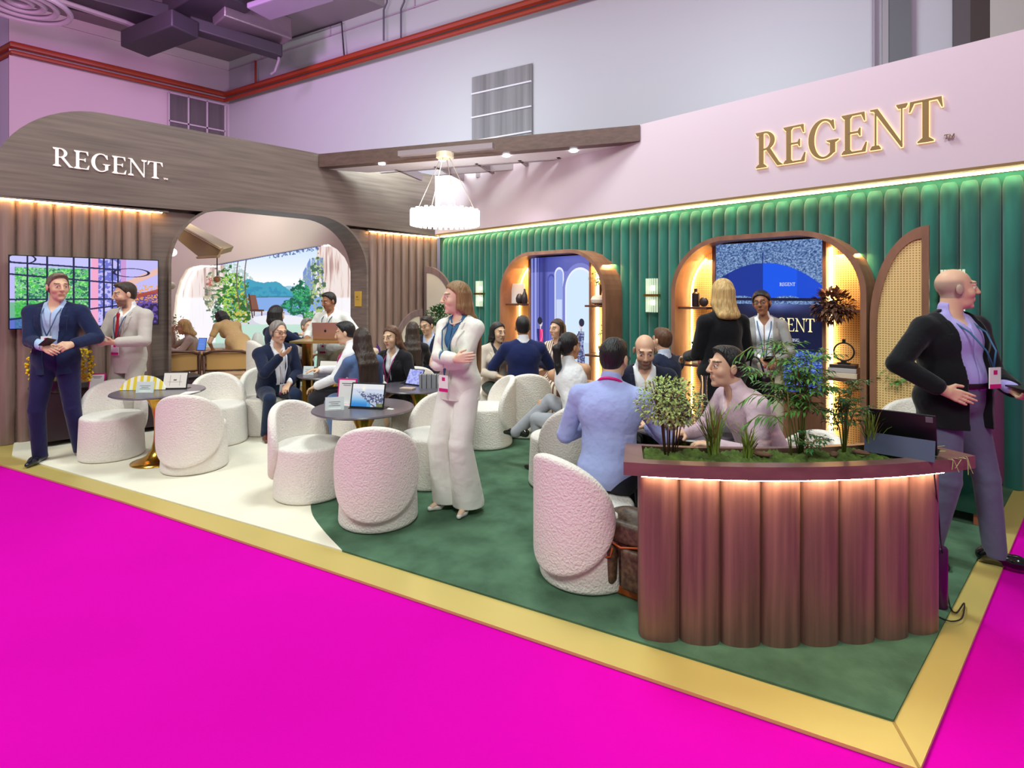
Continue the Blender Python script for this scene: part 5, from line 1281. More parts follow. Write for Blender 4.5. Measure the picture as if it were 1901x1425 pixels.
# moss
NR, NC = 10, 120; vs = []
for i in range(NR+1):
    for j in range(NC+1):
        q = cpt(P0+(P1-P0)*j/NC, RR-.008-.224*i/NR); e = min(i, NR-i, j, NC-j); q.z = .822+(.018*RNG.random()+.012*math.sin(j*.31)*math.sin(i*.9) if e > 0 else -.02)
        vs.append(q)
mb = MB(); mb.add(vs, [(i*(NC+1)+j, (i+1)*(NC+1)+j, (i+1)*(NC+1)+j+1, i*(NC+1)+j+1) for i in range(NR) for j in range(NC)])
tag(mb.build('moss', m_moss, smooth='all'), 'low green moss filling the planter in the counter top', 'moss', kind='stuff')
def onTop(px, D, z=.836): p = Lx(px, D); p.z = z; return p
# ============================================================= PLANTS
def leaf(mb, p, d, ln, w, up=Vector((0, 0, 1)), droop=.25):
    d = Vector(d).normalized(); s = d.cross(up); s = s.normalized() if s.length > 1e-3 else Vector((1, 0, 0)); n = s.cross(d)
    a = p; b = p+d*ln*.45+s*w/2+n*w*.12; c = p+d*ln-n*ln*droop; e = p+d*ln*.45-s*w/2+n*w*.12; m = p+d*ln*.5-n*ln*droop*.2
    mb.add([a, b, c, e, m], [(0, 1, 4), (1, 2, 4), (2, 3, 4), (3, 0, 4)])
def rv(s=1): return Vector((random.uniform(-s, s), random.uniform(-s, s), random.uniform(-s, s)))
def bush(name, label, p, h, w, ml, nst=12, nl=420, lsz=.028, z0=.4, stem=m_stem, cat='plant', lw=.8, ball=False, stem_r=.003, obj_parent=None):
    t = thing(name, label, cat, p); st_ = MB(); lf = MB()
    for i in range(nst):
        a = random.uniform(0, 2*PI); r = w*random.uniform(.05, .18); q = [Vector((r*.6*math.cos(a), r*.6*math.sin(a), -.01)), Vector((r*math.cos(a), r*math.sin(a), h*.4)), Vector((r*2.4*math.cos(a), r*2.4*math.sin(a), h*random.uniform(.6, .95)))]
        st_.tube(q, stem_r, 5)
    for i in range(nl):
        while True:
            v = rv(1)
            if v.length <= 1: break
        if ball and v.length < .55: v = v.normalized()*random.uniform(.7, 1)
        c = Vector((v.x*w/2, v.y*w/2, h*(z0+1)/2+v.z*h*(1-z0)/2)); d = (v+rv(.7)+Vector((0, 0, .1))).normalized(); leaf(lf, c, d, lsz*random.uniform(.7, 1.3), lsz*lw)
    st_.build('stem', stem, t, smooth='all'); lf.build('foliage', ml, t); return t
def grass(label, p, h, n=40, w=.05, m=None, name='grass_tuft'):
    mb = MB()
    for i in range(n):
        a = random.uniform(0, 2*PI); l = h*random.uniform(.6, 1.1); o = random.uniform(.2, 1)*w*2.2; b = Vector((random.uniform(-w, w)*.4, random.uniform(-w, w)*.4, -.01)); dx = Vector((math.cos(a), math.sin(a), 0)); s = dx.cross(Vector((0, 0, 1)))*.0035
        q = [b, b+dx*o*.3+Vector((0, 0, l*.5)), b+dx*o*.8+Vector((0, 0, l*.85)), b+dx*o*1.3+Vector((0, 0, l))]
        mb.add([q[0]-s, q[0]+s, q[1]-s, q[1]+s, q[2]-s*.7, q[2]+s*.7, q[3]], [(0, 1, 3, 2), (2, 3, 5, 4), (4, 5, 6)])
    o = mb.build(name, m or mat('grass_blade', rgb(128, 148, 62), rough=.5, var=.3, vscale=12), loc=p); tag(o, label, 'plant'); return o
def frond_plant(name, label, p, stems, ml, lsz=.05, lw=.012, cat='plant'):
    """stems: list of (dx, dy, h, spread) arching canes with feathered leaflets"""
    t = thing(name, label, cat, p); st_ = MB(); lf = MB()
    for dx, dy, h, sp in stems:
        tip = Vector((dx, dy, h)); pts = [Vector((dx*.05, dy*.05, -.01)), Vector((dx*.25, dy*.25, h*.55)), Vector((dx*.6, dy*.6, h*.9)), tip]
        st_.tube(pts, .0035, 5)
        for k in range(sp):
            f = .35+.65*k/sp; i = min(2, int(f*3)); g = f*3-i; b = pts[i].lerp(pts[i+1], g); a = random.uniform(0, 2*PI)
            d = Vector((math.cos(a), math.sin(a), random.uniform(-.15, .45))).normalized(); L2 = random.uniform(.5, 1)*lsz*2.2
            st_.tube([b, b+d*L2], .0012, 3, cap=False)
            for m_ in range(7):
                c = b+d*L2*(m_+1)/7; s = d.cross(Vector((0, 0, 1))).normalized()*(1 if m_ % 2 else -1); leaf(lf, c, (d*.8+s*.8+Vector((0, 0, -.1))+rv(.25)), lsz*random.uniform(.6, 1.1), lw, droop=.3)
    st_.build('stem', mat('cane_stem', rgb(120, 130, 60), rough=.5), t, smooth='all'); lf.build('foliage', ml, t); return t
bush('leafy_shrub', 'bushy light green shrub with many thin brown stems at the counter\'s left end', onTop(1243, 2.72, .83), .38, .33, m_leafl, 16, 1300, .020, .36)
grass('tuft of tall grass left of the pink-shirted man on the counter', onTop(1325, 2.70, .83), .26, 60, .05)
grass('shorter grass tuft in front of the pink-shirted man\'s sleeve', onTop(1388, 2.67, .83), .17, 36, .035)
random.seed(11)
frond_plant('parlour_palm', 'tall feathery green palm in the middle of the counter planter', onTop(1488, 2.74, .83), [(-.10, .03, .54, 24), (.06, .04, .50, 22), (0, -.08, .46, 22), (-.22, -.10, .42, 14), (.10, -.04, .36, 20), (-.02, .12, .38, 16), (.03, .02, .40, 20), (-.14, -.02, .34, 12)], m_leaf, .055, .013)
# the long broad frond arching left
t = thing('arching_frond', 'long broad-leaved frond arching left over the pink-shirted man', 'plant', onTop(1470, 2.70, .83)); s_ = MB(); l_ = MB()
rl = -RT
for (x1, z1, x2, z2) in ((.02, .30, .20, .53), (.02, .22, .19, .30), (.03, .14, .16, .20)):
    pts = [Vector((0, 0, -.01)), rl*x1+Vector((0, 0, z1)), rl*(x1+(x2-x1)*.4)+Vector((0, 0, z2*.97)), rl*x2+Vector((0, 0, z2)), rl*(x2+.07)+Vector((0, 0, z2-.05))]
    s_.tube(pts, .003, 5)
    for k in range(11):
        f = 1.6+2.4*k/11; i = min(3, int(f)); b = pts[i].lerp(pts[i+1], f-i); leaf(l_, b, rl*.8+FW*random.uniform(-.4, .4)+Vector((0, 0, -.9+.3*(k % 2))), .075, .016, droop=.15)
s_.build('stem', MATS['cane_stem'], t, smooth='all'); l_.build('foliage', m_leaf, t)
frond_plant('bamboo_plant', 'fine-leaved dark green bamboo plant against the glowing niche', onTop(1567, 2.76, .83), [(.05, .04, .36, 22), (-.04, .02, .32, 22), (.02, -.05, .28, 20), (-.07, -.06, .22, 16), (.0, .07, .24, 16), (.08, -.02, .24, 14)], m_leafd, .034, .009)
frond_plant('fern', 'small low fern at the foot of the tall palm', onTop(1502, 2.66, .83), [(-.03, .02, .12, 8), (.04, -.01, .10, 8), (0, -.04, .08, 8)], m_leafd, .03, .012)
grass('pale tuft of grass beside the black tablet on the counter', onTop(1615, 2.76, .83), .24, 44, .04)
mb = MB()
for k in range(16):
    p = cpt(B1-.10+.095*random.random(), RR-.01-.2*random.random(), .842); d = Vector((random.uniform(-1, 1), random.uniform(-1, 1), .1)).normalized(); mb.tube([p, p+d*.03, p+d*random.uniform(.04, .09)], .0010, 4)
for k in range(6):
    p = cpt(B1-.02-.008*k, RR+.062, .842); mb.tube([p, p+RT*random.uniform(-.02, .03)-FW*.02, p+RT*random.uniform(-.03, .05)-FW*.03-Vector((0, 0, random.uniform(.03, .08)))], .0014, 4)
tag(mb.build('loose_grass', mat('pale_grass', rgb(176, 186, 120), rough=.6)), 'loose pale grass blades strewn at the counter\'s right end', 'grass', kind='stuff')
for k, (px, D) in enumerate(((1415, 2.66), (1548, 2.66), (1598, 2.69))):
    mb = MB(); mb.ball((0, 0, .012), (.05, .018, .012), 10); o = mb.build('bark_chip', mat('bark', rgb(120, 86, 68), rough=.9, var=.3, vscale=20), loc=onTop(px, D, .838), smooth='all'); o.rotation_euler = (0, .1, .7+k); tag(o, ['curled brown bark piece on the moss in front of the pink-shirted man', 'curled brown bark piece on the moss by the bamboo plant', 'curled brown bark piece on the moss next to the black tablet'][k], 'bark')
# tablet on the counter seen from behind
def box_at(name, label, cat, c, hs, rz, m, bevel=.003, group=None, tilt=0, parent=None):
    mb = MB(); mb.box((-hs[0], -hs[1], 0), (hs[0], hs[1], 2*hs[2])); o = mb.build(name, m, parent, bevel=bevel); o.location = c; o.rotation_euler = (tilt, 0, rz)
    if label: tag(o, label, cat, group)
    return o
c = onTop(1672, 2.715, .839); t = thing('tablet_with_keyboard', 'black tablet in a folding keyboard case on the counter\'s right end', 'tablet', c, heading(-138))
mb = MB(); mb.box((-.14, -.02, 0), (.14, .185, .007)); mb.build('keyboard', m_black, t, bevel=.003)
M = Matrix.Translation((0, .055, .008))@Matrix.Rotation(math.radians(22), 4, 'X'); mb = MB(); mb.box((-.14, -.004, 0), (.14, .004, .215), M); mb.build('screen', m_black, t, bevel=.003)
M2 = Matrix.Translation((0, -.085, .0))@Matrix.Rotation(math.radians(-24), 4, 'X'); mb = MB(); mb.box((-.14, -.003, 0), (.14, .001, .10), M2); mb.build('case_flap', mat('case_blue', rgb(58, 64, 92), rough=.6), t)
mb = MB(); mb.box((.10, -.0075, .178), (.128, -.004, .206), M); mb.build('camera_bump', mat('camera', rgb(110, 110, 120), rough=.2), t)
# cable from the counter to the floor
mb = MB(); q = [(1722, 838, 2.72), (1731, 860, 2.60), (1737, 905, 2.61), (1743, 960, 2.70), (1746, 1000, 2.75)]
pts = [L(*v) for v in q]+[Lx(1752, 2.85, .25), Lx(1762, 2.85, .03), Lx(1775, 2.80, .008), Lx(1790, 2.88, .012), Lx(1786, 2.75, .012), Lx(1765, 2.72, .012), Lx(1742, 2.76, .012)]
mb.tube(smooth_path(pts), .0035, 6); tag(mb.build('power_cable', m_black, smooth='all'), 'thin black cable running from the counter down onto the green carpet', 'cable')
p = Lx(1744, 2.86); mb = MB(); mb.lathe([(.035, 0), (.036, .01), (.036, .30), (.03, .31), (0, .31)], 20); o = mb.build('floor_bottle', mat('purple_plastic', rgb(64, 8, 62), rough=.3), loc=(p.x, p.y, .006), smooth=True); tag(o, 'slim purple cylinder standing on the floor by the counter\'s right side', 'bottle')
# backpack
p = Lx(1174, 3.02); t = thing('backpack', 'dark brown monogram backpack with orange leather trim on the floor', 'backpack', (p.x, p.y, .006), heading(40))
m_bag = mat('monogram_canvas', rgb(74, 52, 46), rough=.5, var=.35, vscale=40, vcol=rgb(118, 92, 66)); m_lth = mat('orange_leather', rgb(196, 92, 36), rough=.45)
S = Sdf(.007); S.box((0, 0, .21), (.15, .085, .20), None, .05, .01); S.ell((0, 0, .36), (.14, .08, .09), None, .03); mesh_obj('bag_body', *S.mesh(), m_bag, t)
S = Sdf(.007); S.box((.10, .10, .17), (.06, .045, .11), None, .025); mesh_obj('side_pocket', *S.mesh(), m_bag, t)
S = Sdf(.007); S.box((-.06, .10, .17), (.06, .045, .11), None, .025); mesh_obj('side_pocket', *S.mesh(), m_bag, t)
S = Sdf(.006); S.box((0, .06, .34), (.13, .06, .06), None, .03); mesh_obj('flap', *S.mesh(), m_bag, t)
mb = MB(); mb.tube([(-.13, .122, .36), (-.10, .128, .30), (0, .13, .275), (.10, .128, .30), (.13, .122, .36)], .006, 6); mb.tube([(.04, .148, .27), (.05, .15, .22), (.10, .15, .20), (.15, .15, .22), (.16, .148, .27)], .005, 6); mb.build('trim', m_lth, t, smooth='all')
mb = MB(); mb.box((.09, .147, .12), (.11, .155, .25)); mb.build('strap', m_lth, t); mb = MB(); mb.box((-.15, -.086, 0), (.15, .088, .05)); mb.build('base', m_lth, t, bevel=.01)
mb = MB(); mb.tube(smooth_path([Vector(v) for v in ((.12, -.07, .33), (.20, .0, .20), (.21, .06, .05), (.30, .10, .012), (.36, .02, .012))]), .011, 6); mb.build('shoulder_strap', m_lth, t, smooth='all')

# ============================================================= THINGS ON THE TABLES
def tabletdev(name, label, px, D, z, a, w, h, scr, tilt=-18, stand=True, cat='tablet', frame=m_black, nx=60, ny=44, em=1.0):
    p = Lx(px, D, z); t = thing(name, label, cat, p, heading(a)+PI)     # local -Y is the screen side
    M = Matrix.Translation((0, 0, .004))@Matrix.Rotation(math.radians(tilt), 4, 'X')
    mb = MB(); mb.box((-w/2, 0, 0), (w/2, .008, h), M); mb.build('casing', frame, t, bevel=.003)
    b = .04*w; o = M@Vector((-w/2+b, -.001, b)); ux = M.to_3x3()@Vector((w-2*b, 0, 0)); uz = M.to_3x3()@Vector((0, 0, h-2*b))
    grid_paint('screen', o, ux, uz, nx, ny, scr, vcmat('screen_emit', em), t)
    if stand: mb = MB(); mb.box((-w/2, -.02, 0), (w/2, h*.55, .004)); mb.build('case_base', frame, t)
    return t
def scr_bay(U, V):
    c = np.zeros(U.shape+(3,)); c[:] = (205, 214, 232); c = mix(c, (238, 236, 236), (V > .78)*.8); c = mix(c, (80, 160, 220), np.clip((.55-V)*2.2, 0, 1)*(U < .62)); c = mix(c, (40, 120, 200), np.clip((.3-V)*3, 0, 1)*(U < .5))
    n = vnoise(U, V, 26, 18, 31, 2); l = (V < .72-.15*U) & (V > .85-1.25*U); c = mix(c, (84, 88, 120), l*(n > .52)*1.0); c = mix(c, (180, 190, 215), l*(n < .46)*.8); c = mix(c, (96, 104, 50), ((U > .8) & (V < .16))*.8); c = mix(c, (250, 245, 225), np.exp(-(((U-.36)/.05)**2+((V-.8)/.12)**2))); return c
def scr_plain(col, ink):
    def f(U, V):
        c = np.zeros(U.shape+(3,)); c[:] = col
        for k in range(7): c = mix(c, ink, (np.abs((U*7) % 1-.5) > .47)*(V > .15)*(V < .85)*.15)
        c = mix(c, ink, ((np.abs(U-.5) < .06) & (np.abs(V-.52) < .05))*.9); c = mix(c, ink, ((np.abs(U-.5) < .3) & (np.abs(V-.40) < .008))*.6); return c
    return f
def scr_map(U, V):
    c = np.zeros(U.shape+(3,)); c[:] = (150, 158, 236); n = vnoise(U, V, 8, 8, 41, 2); c = mix(c, (188, 196, 250), (n > .5)*.8); c = mix(c, (90, 90, 190), (np.abs(n-.5) < .02)*.9); c = mix(c, (60, 60, 120), (((U-.85)/.05)**2+((V-.82)/.06)**2 < 1)*1.0); return c
def scr_split(U, V):
    c = np.zeros(U.shape+(3,)); c[:] = (44, 48, 84); c = mix(c, (232, 226, 216), (V > .5)*1.0); c = mix(c, (214, 216, 250), ((np.abs(U-.5) < .12) & (V < .4) & (V > .08))*1.0); c = mix(c, (130, 140, 220), ((np.abs(U-.42) < .14) & (np.abs(V-.52) < .06))*.9); return c
def scr_blue(U, V):
    c = np.zeros(U.shape+(3,)); c[:] = (92, 132, 220); c = mix(c, (190, 210, 250), (np.abs((V*9) % 1-.5) < .12)*(U > .15)*(U < .8)*.35); return c
tabletdev('tablet', 'tablet showing a coastal city photo on the centre table', 680, 4.50, tB[1], 12, .30, .205, scr_bay, -14, nx=90, ny=60)
tabletdev('tablet', 'cream-screened tablet on the leftmost table beside the striped fan', 323, 5.42, tA[1], -6, .235, .165, scr_plain((224, 216, 206), (90, 80, 80)), -16)
tabletdev('tablet', 'tablet with a lavender map screen tilted in front of the talking woman', 765, 5.66, tC[1], 35, .21, .17, scr_map, -26)
tabletdev('laptop', 'open laptop with a white and navy page beside the seated man with glasses', 610, 6.50, tD[1], 14, .27, .15, scr_split, -12, cat='laptop')
tabletdev('tablet', 'small blue-lit tablet held up on the wooden table inside the arch', 373, 8.72, zW, 10, .15, .20, scr_blue, -12)
# rose gold laptop seen from behind
p = Lx(606, 6.80, 1.053); t = thing('laptop', 'rose gold laptop seen from behind on the high brass table', 'laptop', p, heading(180))
m_rose = mat('rose_gold', rgb(186, 140, 124), rough=.35, metal=.5)
mb = MB(); mb.box((-.16, -.02, 0), (.16, .20, .010)); mb.build('keyboard_base', m_rose, t, bevel=.003); M = Matrix.Translation((0, -.02, .01))@Matrix.Rotation(math.radians(10), 4, 'X'); mb = MB(); mb.box((-.16, -.004, 0), (.16, .004, .21), M); lid = mb.build('lid', m_rose, t, bevel=.004)
mb = MB(); pp = [M@Vector((.014*math.cos(a)*(1-.12*(abs(a-PI/2) < .3)), -.0055, .105+.016*math.sin(a))) for a in np.linspace(0, 2*PI, 18)[:-1]]; mb.prism(pp, (0, -.001, 0)); mb.prism([M@Vector(v) for v in ((-.001, -.0055, .124), (.003, -.0055, .124), (.008, -.0055, .133), (.004, -.0055, .133))], (0, -.001, 0)); mb.build('emblem', m_black, lid)
# fan
mb = MB(); p = Lx(262, 5.34, tA[1]); t = thing('striped_fan', 'yellow and white striped oval fan leaning on the leftmost table', 'fan', p, heading(-5)+PI)
for k in range(14):
    x0, x1 = -.21+.03*k, -.21+.03*(k+1); f = lambda x: .135*(1-(x/.215)**2)**.55 if abs(x) < .215 else 0
    mb.cur = k % 2; g = lambda x: .035*abs(x)/.21*(-0)+.012
    mb.prism([(x0, .02, .004), (x1, .02, .004), (x1, .03+.02*(f(x1)/.13), .004+max(f(x1), .004)), (x0, .03+.02*(f(x0)/.13), .004+max(f(x0), .004))], (0, .006, 0))
mb.build('fan_leaf', [mat('fan_yellow', rgb(238, 206, 60), rough=.6), mat('fan_white', rgb(244, 240, 225), rough=.6)], t)
m_card = mat('card', rgb(214, 222, 222), rough=.6); m_ink = mat('ink', rgb(110, 110, 115), rough=.7)
def card(px, D, z, a, w, h, label, m=m_card, lines=3, tilt=-12, name='table_card', cat='card'):
    t = thing(name, label, cat, Lx(px, D, z), heading(a)+PI); M = Matrix.Rotation(math.radians(tilt), 4, 'X')
    mb = MB(); mb.box((-w/2, 0, 0), (w/2, .003, h), M); mb.build('card_face', m, t); mb = MB(); mb.box((-w/3, -.004, 0), (w/3, .025, .012)); mb.build('holder', m_paper, t)
    mb = MB()
    for i in range(lines): mb.box((-w*.3+.1*w*(i % 2), -.0012, h*(.62-.14*i)), (w*.3-.1*w*(i % 2), 0, h*(.62-.14*i)+.003), M)
    mb.build('print', m_ink, t); return t
card(268, 5.22, tA[1], -4, .16, .105, 'pale grey card propped in front of the yellow striped fan')
card(621, 4.44, tB[1], -14, .145, .105, 'pale grey card at the left of the centre table')
card(572, 6.38, tD[1], 5, .125, .10, 'pale grey card on the table in front of the man with glasses')
def qr_sign(px, D, z, a, w, h, label):
    t = thing('framed_sign', label, 'sign', Lx(px, D, z), heading(a)+PI); M = Matrix.Rotation(math.radians(-10), 4, 'X')
    mb = MB(); mb.box((-w/2, 0, 0), (w/2, .008, h), M); mb.build('frame', m_mag, t, bevel=.002)
    mb = MB(); mb.box((-w/2+.012, -.002, .014), (w/2-.012, 0, h-.012), M); mb.build('sheet', m_paper, t)
    mb = MB(); mb.box((-w*.28, -.003, h*.80), (w*.28, -.002, h*.83), M); mb.box((-w*.2, -.003, h*.74), (w*.2, -.002, h*.76), M); mb.build('print', m_ink, t); mb = MB(); mb.box((-w*.36, -.03, 0), (w*.36, .04, .010)); mb.build('foot', m_paper, t)
qr_sign(642, 4.62, tB[1], 8, .165, .225, 'pink framed sheet behind the pale card on the centre table')
qr_sign(178, 5.72, .606, -8, .155, .19, 'pink framed sheet on the dark cabinet between the two standing men')
box_at('striped_box', 'small black and white striped box on the dark cabinet', 'box', Lx(203, 5.85, .606), (.035, .03, .03), heading(-10), mat('stripe_box', rgb(220, 215, 210), rough=.5))
for k in range(2): box_at('striped_box', ['black lower box under the small striped box'][0] if k == 0 else 'white top block', 'box', Lx(203, 5.85, .606), (.036, .031, .012), heading(-10), m_black) if k == 0 else None
mb = MB(); mb.prism([Lx(332, 5.10, tA[1]), Lx(352, 5.15, tA[1]), Lx(372, 5.30, tA[1]), Lx(345, 5.25, tA[1])], (0, 0, .006)); tag(mb.build('open_booklet', m_paper), 'white booklet lying flat at the right of the leftmost table', 'booklet')
box_at('phone_charger', 'small white charger lying right of the tablet on the centre table', 'charger', Lx(725, 4.45, tB[1]), (.028, .012, .006), heading(30), m_paper)
box_at('notebook', 'closed tan notebook lying in front of the lavender-lit tablet', 'notebook', Lx(757, 5.42, tC[1]), (.07, .04, .008), heading(20), mat('tan_book', rgb(190, 168, 150), rough=.6))
for k, px in enumerate((784, 793, 802, 811, 819)):
    mb = MB(); [mb.tube([(x, y, .0), (x, y, .135)], .012, 8) for x in (-.015, .015) for y in (-.03, 0, .03)]
    o = mb.build('ribbed_block', mat('ribbed_grey', rgb(150, 152, 158), rough=.35), loc=Lx(px, 5.50, tC[1]), smooth=True); tag(o, ['grey ribbed block nearest the lavender-lit tablet, first of the row', 'grey ribbed block second from the lavender-lit tablet', 'grey ribbed block in the middle of the row of five', 'grey ribbed block second from the standing woman in white', 'grey ribbed block at the end of the row, nearest the standing woman in white'][k], 'decor block', 'grey ribbed blocks in a row on the second table'); o.rotation_euler = (0, 0, heading(0))
# things on the table behind the counter
mb = MB(); mb.lathe([(.045, 0), (.05, .02), (.045, .10), (.022, .22), (.02, .34), (.026, .38), (.024, .38), (.018, .34), (.020, .22), (.040, .10), (.04, .02), (0, .02)], 24); o = mb.build('glass_carafe', m_glass, loc=Lx(1307, 3.75, tE[1]), smooth=True); tag(o, 'tall clear glass carafe on the table behind the light green shrub', 'carafe')
box_at('folded_leaflet', 'red and white folded leaflet on the table behind the shrub', 'leaflet', Lx(1275, 3.80, tE[1]), (.06, .03, .012), heading(30), mat('leaflet', rgb(225, 190, 200), rough=.6))
box_at('paper_cup', 'white cup on the table in front of the bearded bald man', 'cup', Lx(1216, 3.95, tE[1]), (.03, .03, .05), 0, m_paper, bevel=.02)
# orchid behind the navy-suited man
t = thing('yellow_orchid', 'yellow orchid sprays showing either side of the navy-suited man', 'plant', Lx(108, 5.72, .606)); s_ = MB(); f_ = MB()
for sd, x1 in ((-1, .30), (1, .26), (-1, .24), (1, .34)):
    pts = smooth_path([Vector((0, 0, 0)), -RT*(-sd)*x1*.35+Vector((0, 0, .30)), RT*sd*x1*.8+Vector((0, 0, .42)), RT*sd*x1*1.02+Vector((0, 0, .30)), RT*sd*x1*.95+Vector((0, 0, .14))]); s_.tube(pts, .004, 5)
    for q in pts[10:]: 
        for _ in range(3): f_.ball(q+rv(.022), (.016, .016, .013), 6)
s_.build('stem', MATS['cane_stem'], t, smooth='all'); f_.build('blossom', mat('orchid', rgb(240, 205, 30), rough=.5), t, smooth='all'); mb = MB(); mb.lathe([(.05, 0), (.07, .02), (.08, .12), (.07, .12), (0, .11)], 20); mb.build('pot', m_black, t, smooth=True)
# bag and coat by the wooden flutes
p = Lx(680, 7.6); t = thing('side_stool', 'plain white stool holding the beige handbag', 'stool', (p.x, p.y, .006)); mb = MB(); mb.lathe([(.17, 0), (.18, .5), (.16, .52), (0, .52)], 24); mb.build('stool_body', m_paper, t, smooth=True)
t = thing('handbag', 'beige quilted handbag with a knotted scarf behind the seated people', 'bag', (p.x, p.y, .528), heading(20)); S = Sdf(.008); S.box((0, 0, .18), (.17, .08, .17), None, .05); mesh_obj('bag_body', *S.mesh(), mat('bag_beige', rgb(216, 196, 176), rough=.6, bump=.5, bscale=30), t)
mb = MB(); mb.tube(smooth_path([Vector(v) for v in ((-.09, .0, .34), (-.07, 0, .42), (.07, 0, .42), (.09, 0, .34))]), .010, 6); mb.build('handle', m_black, t, smooth='all'); mb = MB(); mb.ball((-.05, .07, .37), (.09, .05, .035), 10); mb.build('scarf', mat('scarf', rgb(70, 76, 84), rough=.8), t, smooth='all')
mb = Sdf(.010); mb.ell((0, -.27, .62), (.20, .10, .16), None, .03); mb.ell((.05, -.30, .48), (.15, .08, .16), None, .04); PC, FC = mb.mesh(); o = mesh_obj('draped_coat', PC, FC, mat('purple_cloth', rgb(74, 34, 110), rough=.8, bump=.5, bscale=12)); q = Lx(712, 9.0); o.location = (q.x, q.y, .03); o.rotation_euler = (0, 0, heading(-50)); tag(o, 'purple coat draped over the back of a tub chair near the flutes', 'coat')
# topiary trees
def topiary(label, px, D, ht, r, zt):
    p = Lx(px, D); t = thing('potted_tree', label, 'plant', (p.x, p.y, .006)); mb = MB(); mb.tube([(0, 0, .2), (.01, 0, zt*.6), (0, 0, zt)], .012, 8); mb.build('trunk', m_stem, t, smooth='all')
    lf = MB()
    for i in range(650):
        v = rv(1)
        while v.length > 1: v = rv(1)
        c = Vector((v.x*r, v.y*r, zt+v.z*r*.75)); leaf(lf, c, v+rv(.5)+Vector((0, 0, .2)), .055, .028)
    lf.build('foliage', m_leafd, t); mb = MB(); mb.lathe([(.12, 0), (.16, .28), (.14, .28), (0, .26)], 24); mb.build('pot', m_cream, t, smooth=True)
topiary('round-headed small potted tree left of the standing woman in white', 817, 8.6, 1.3, .20, 1.28)
topiary('low potted shrub beside the man with glasses near the corner', 786, 8.9, .9, .15, .93)
p = Lx(326, 9.3); bush('potted_shrub', 'pale leafy plant inside the arch at its left edge', (p.x, p.y, .004), 1.25, .5, mat('sage', rgb(150, 160, 130), rough=.6), 8, 260, .05, .5)
# ============================================================= NICHE THINGS
def vase(px_, x, y, z, prof, m, label, cat='vase', name='vase'):
    mb = MB(); mb.lathe(prof, 24); o = mb.build(name, m, loc=(x, y, z), smooth=True); tag(o, label, cat); return o
m_dkv = mat('dark_glaze', rgb(50, 40, 42), rough=.35); Z1, Z2 = 1.472, .822
n1x, n2x = NX1, NX2
box_at('white_panel', 'square white panel standing on the left shelf of the boutique niche', 'panel', (n1x-.80, -.12, Z1), (.12, .012, .15), .15, m_paper)
vase(0, n1x-.72, -.17, Z1, [(.03, 0), (.055, .03), (.06, .08), (.04, .13), (.02, .15), (0, .15)], m_dkv, 'squat dark vase beside the white panel in the boutique niche')
vase(0, n1x-.635, -.15, Z1, [(.04, 0), (.055, .04), (.045, .12), (.018, .18), (.014, .22), (0, .22)], m_dkv, 'tall-necked dark vase beside the squat one in the boutique niche')
vase(0, n1x+.73, -.14, Z1, [(.06, 0), (.11, .03), (.12, .07), (.10, .11), (.05, .13), (0, .13)], mat('pot_stone', rgb(222, 208, 196), rough=.6), 'rounded pale stone pot holding the bonsai in the boutique niche', 'pot', 'plant_pot')
bush('bonsai', 'small leaning bonsai tree in the pale pot of the boutique niche', (n1x+.72, -.14, Z1+.11), .34, .26, m_leaf, 3, 110, .035, .45, stem_r=.008)
vase(0, n1x+.76, -.14, Z2, [(.03, 0), (.03, .02), (.05, .10), (.05, .11), (0, .10)], mat('pot_orange', rgb(206, 130, 50), rough=.5), 'small orange pot low on the right side of the boutique niche', 'pot', 'plant_pot')
bush('small_plant', 'little green plant in the orange pot of the boutique niche', (n1x+.76, -.14, Z2+.10), .28, .15, m_leaf, 3, 60, .03, .5)
bush('small_plant', 'yellow-green plant low on the left shelf of the boutique niche', (n1x-.70, -.14, Z2), .40, .2, mat('leaf_y', rgb(190, 190, 50), rough=.5), 5, 90, .04, .3)
vase(0, n2x-.77, -.14, Z1, [(.04, 0), (.045, .01), (.045, .15), (.02, .17), (.018, .205), (0, .205)], m_dkv, 'dark bottle-shaped vase on the left shelf of the umbrella niche')
mb = MB(); mb.ball((0, 0, .055), (.055, .03, .055), 16); tag(mb.build('round_ornament', m_dkv, loc=(n2x-.66, -.17, Z1), smooth='all'), 'dark round ornament beside the bottle-shaped vase', 'ornament')
box_at('plant_pot', 'square beige pot on the lower left shelf of the umbrella niche', 'pot', (n2x-.76, -.15, Z2), (.04, .04, .05), 0, mat('pot_beige', rgb(206, 176, 140), rough=.6))
bush('small_plant', 'little succulent in the square beige pot of the umbrella niche', (n2x-.76, -.15, Z2+.095), .16, .12, m_leafd, 3, 60, .035, .2)
box_at('photo_frame', 'small magenta edged frame beside the beige pot in the umbrella niche', 'frame', (n2x-.66, -.14, Z2), (.012, .06, .09), .4, m_mag)
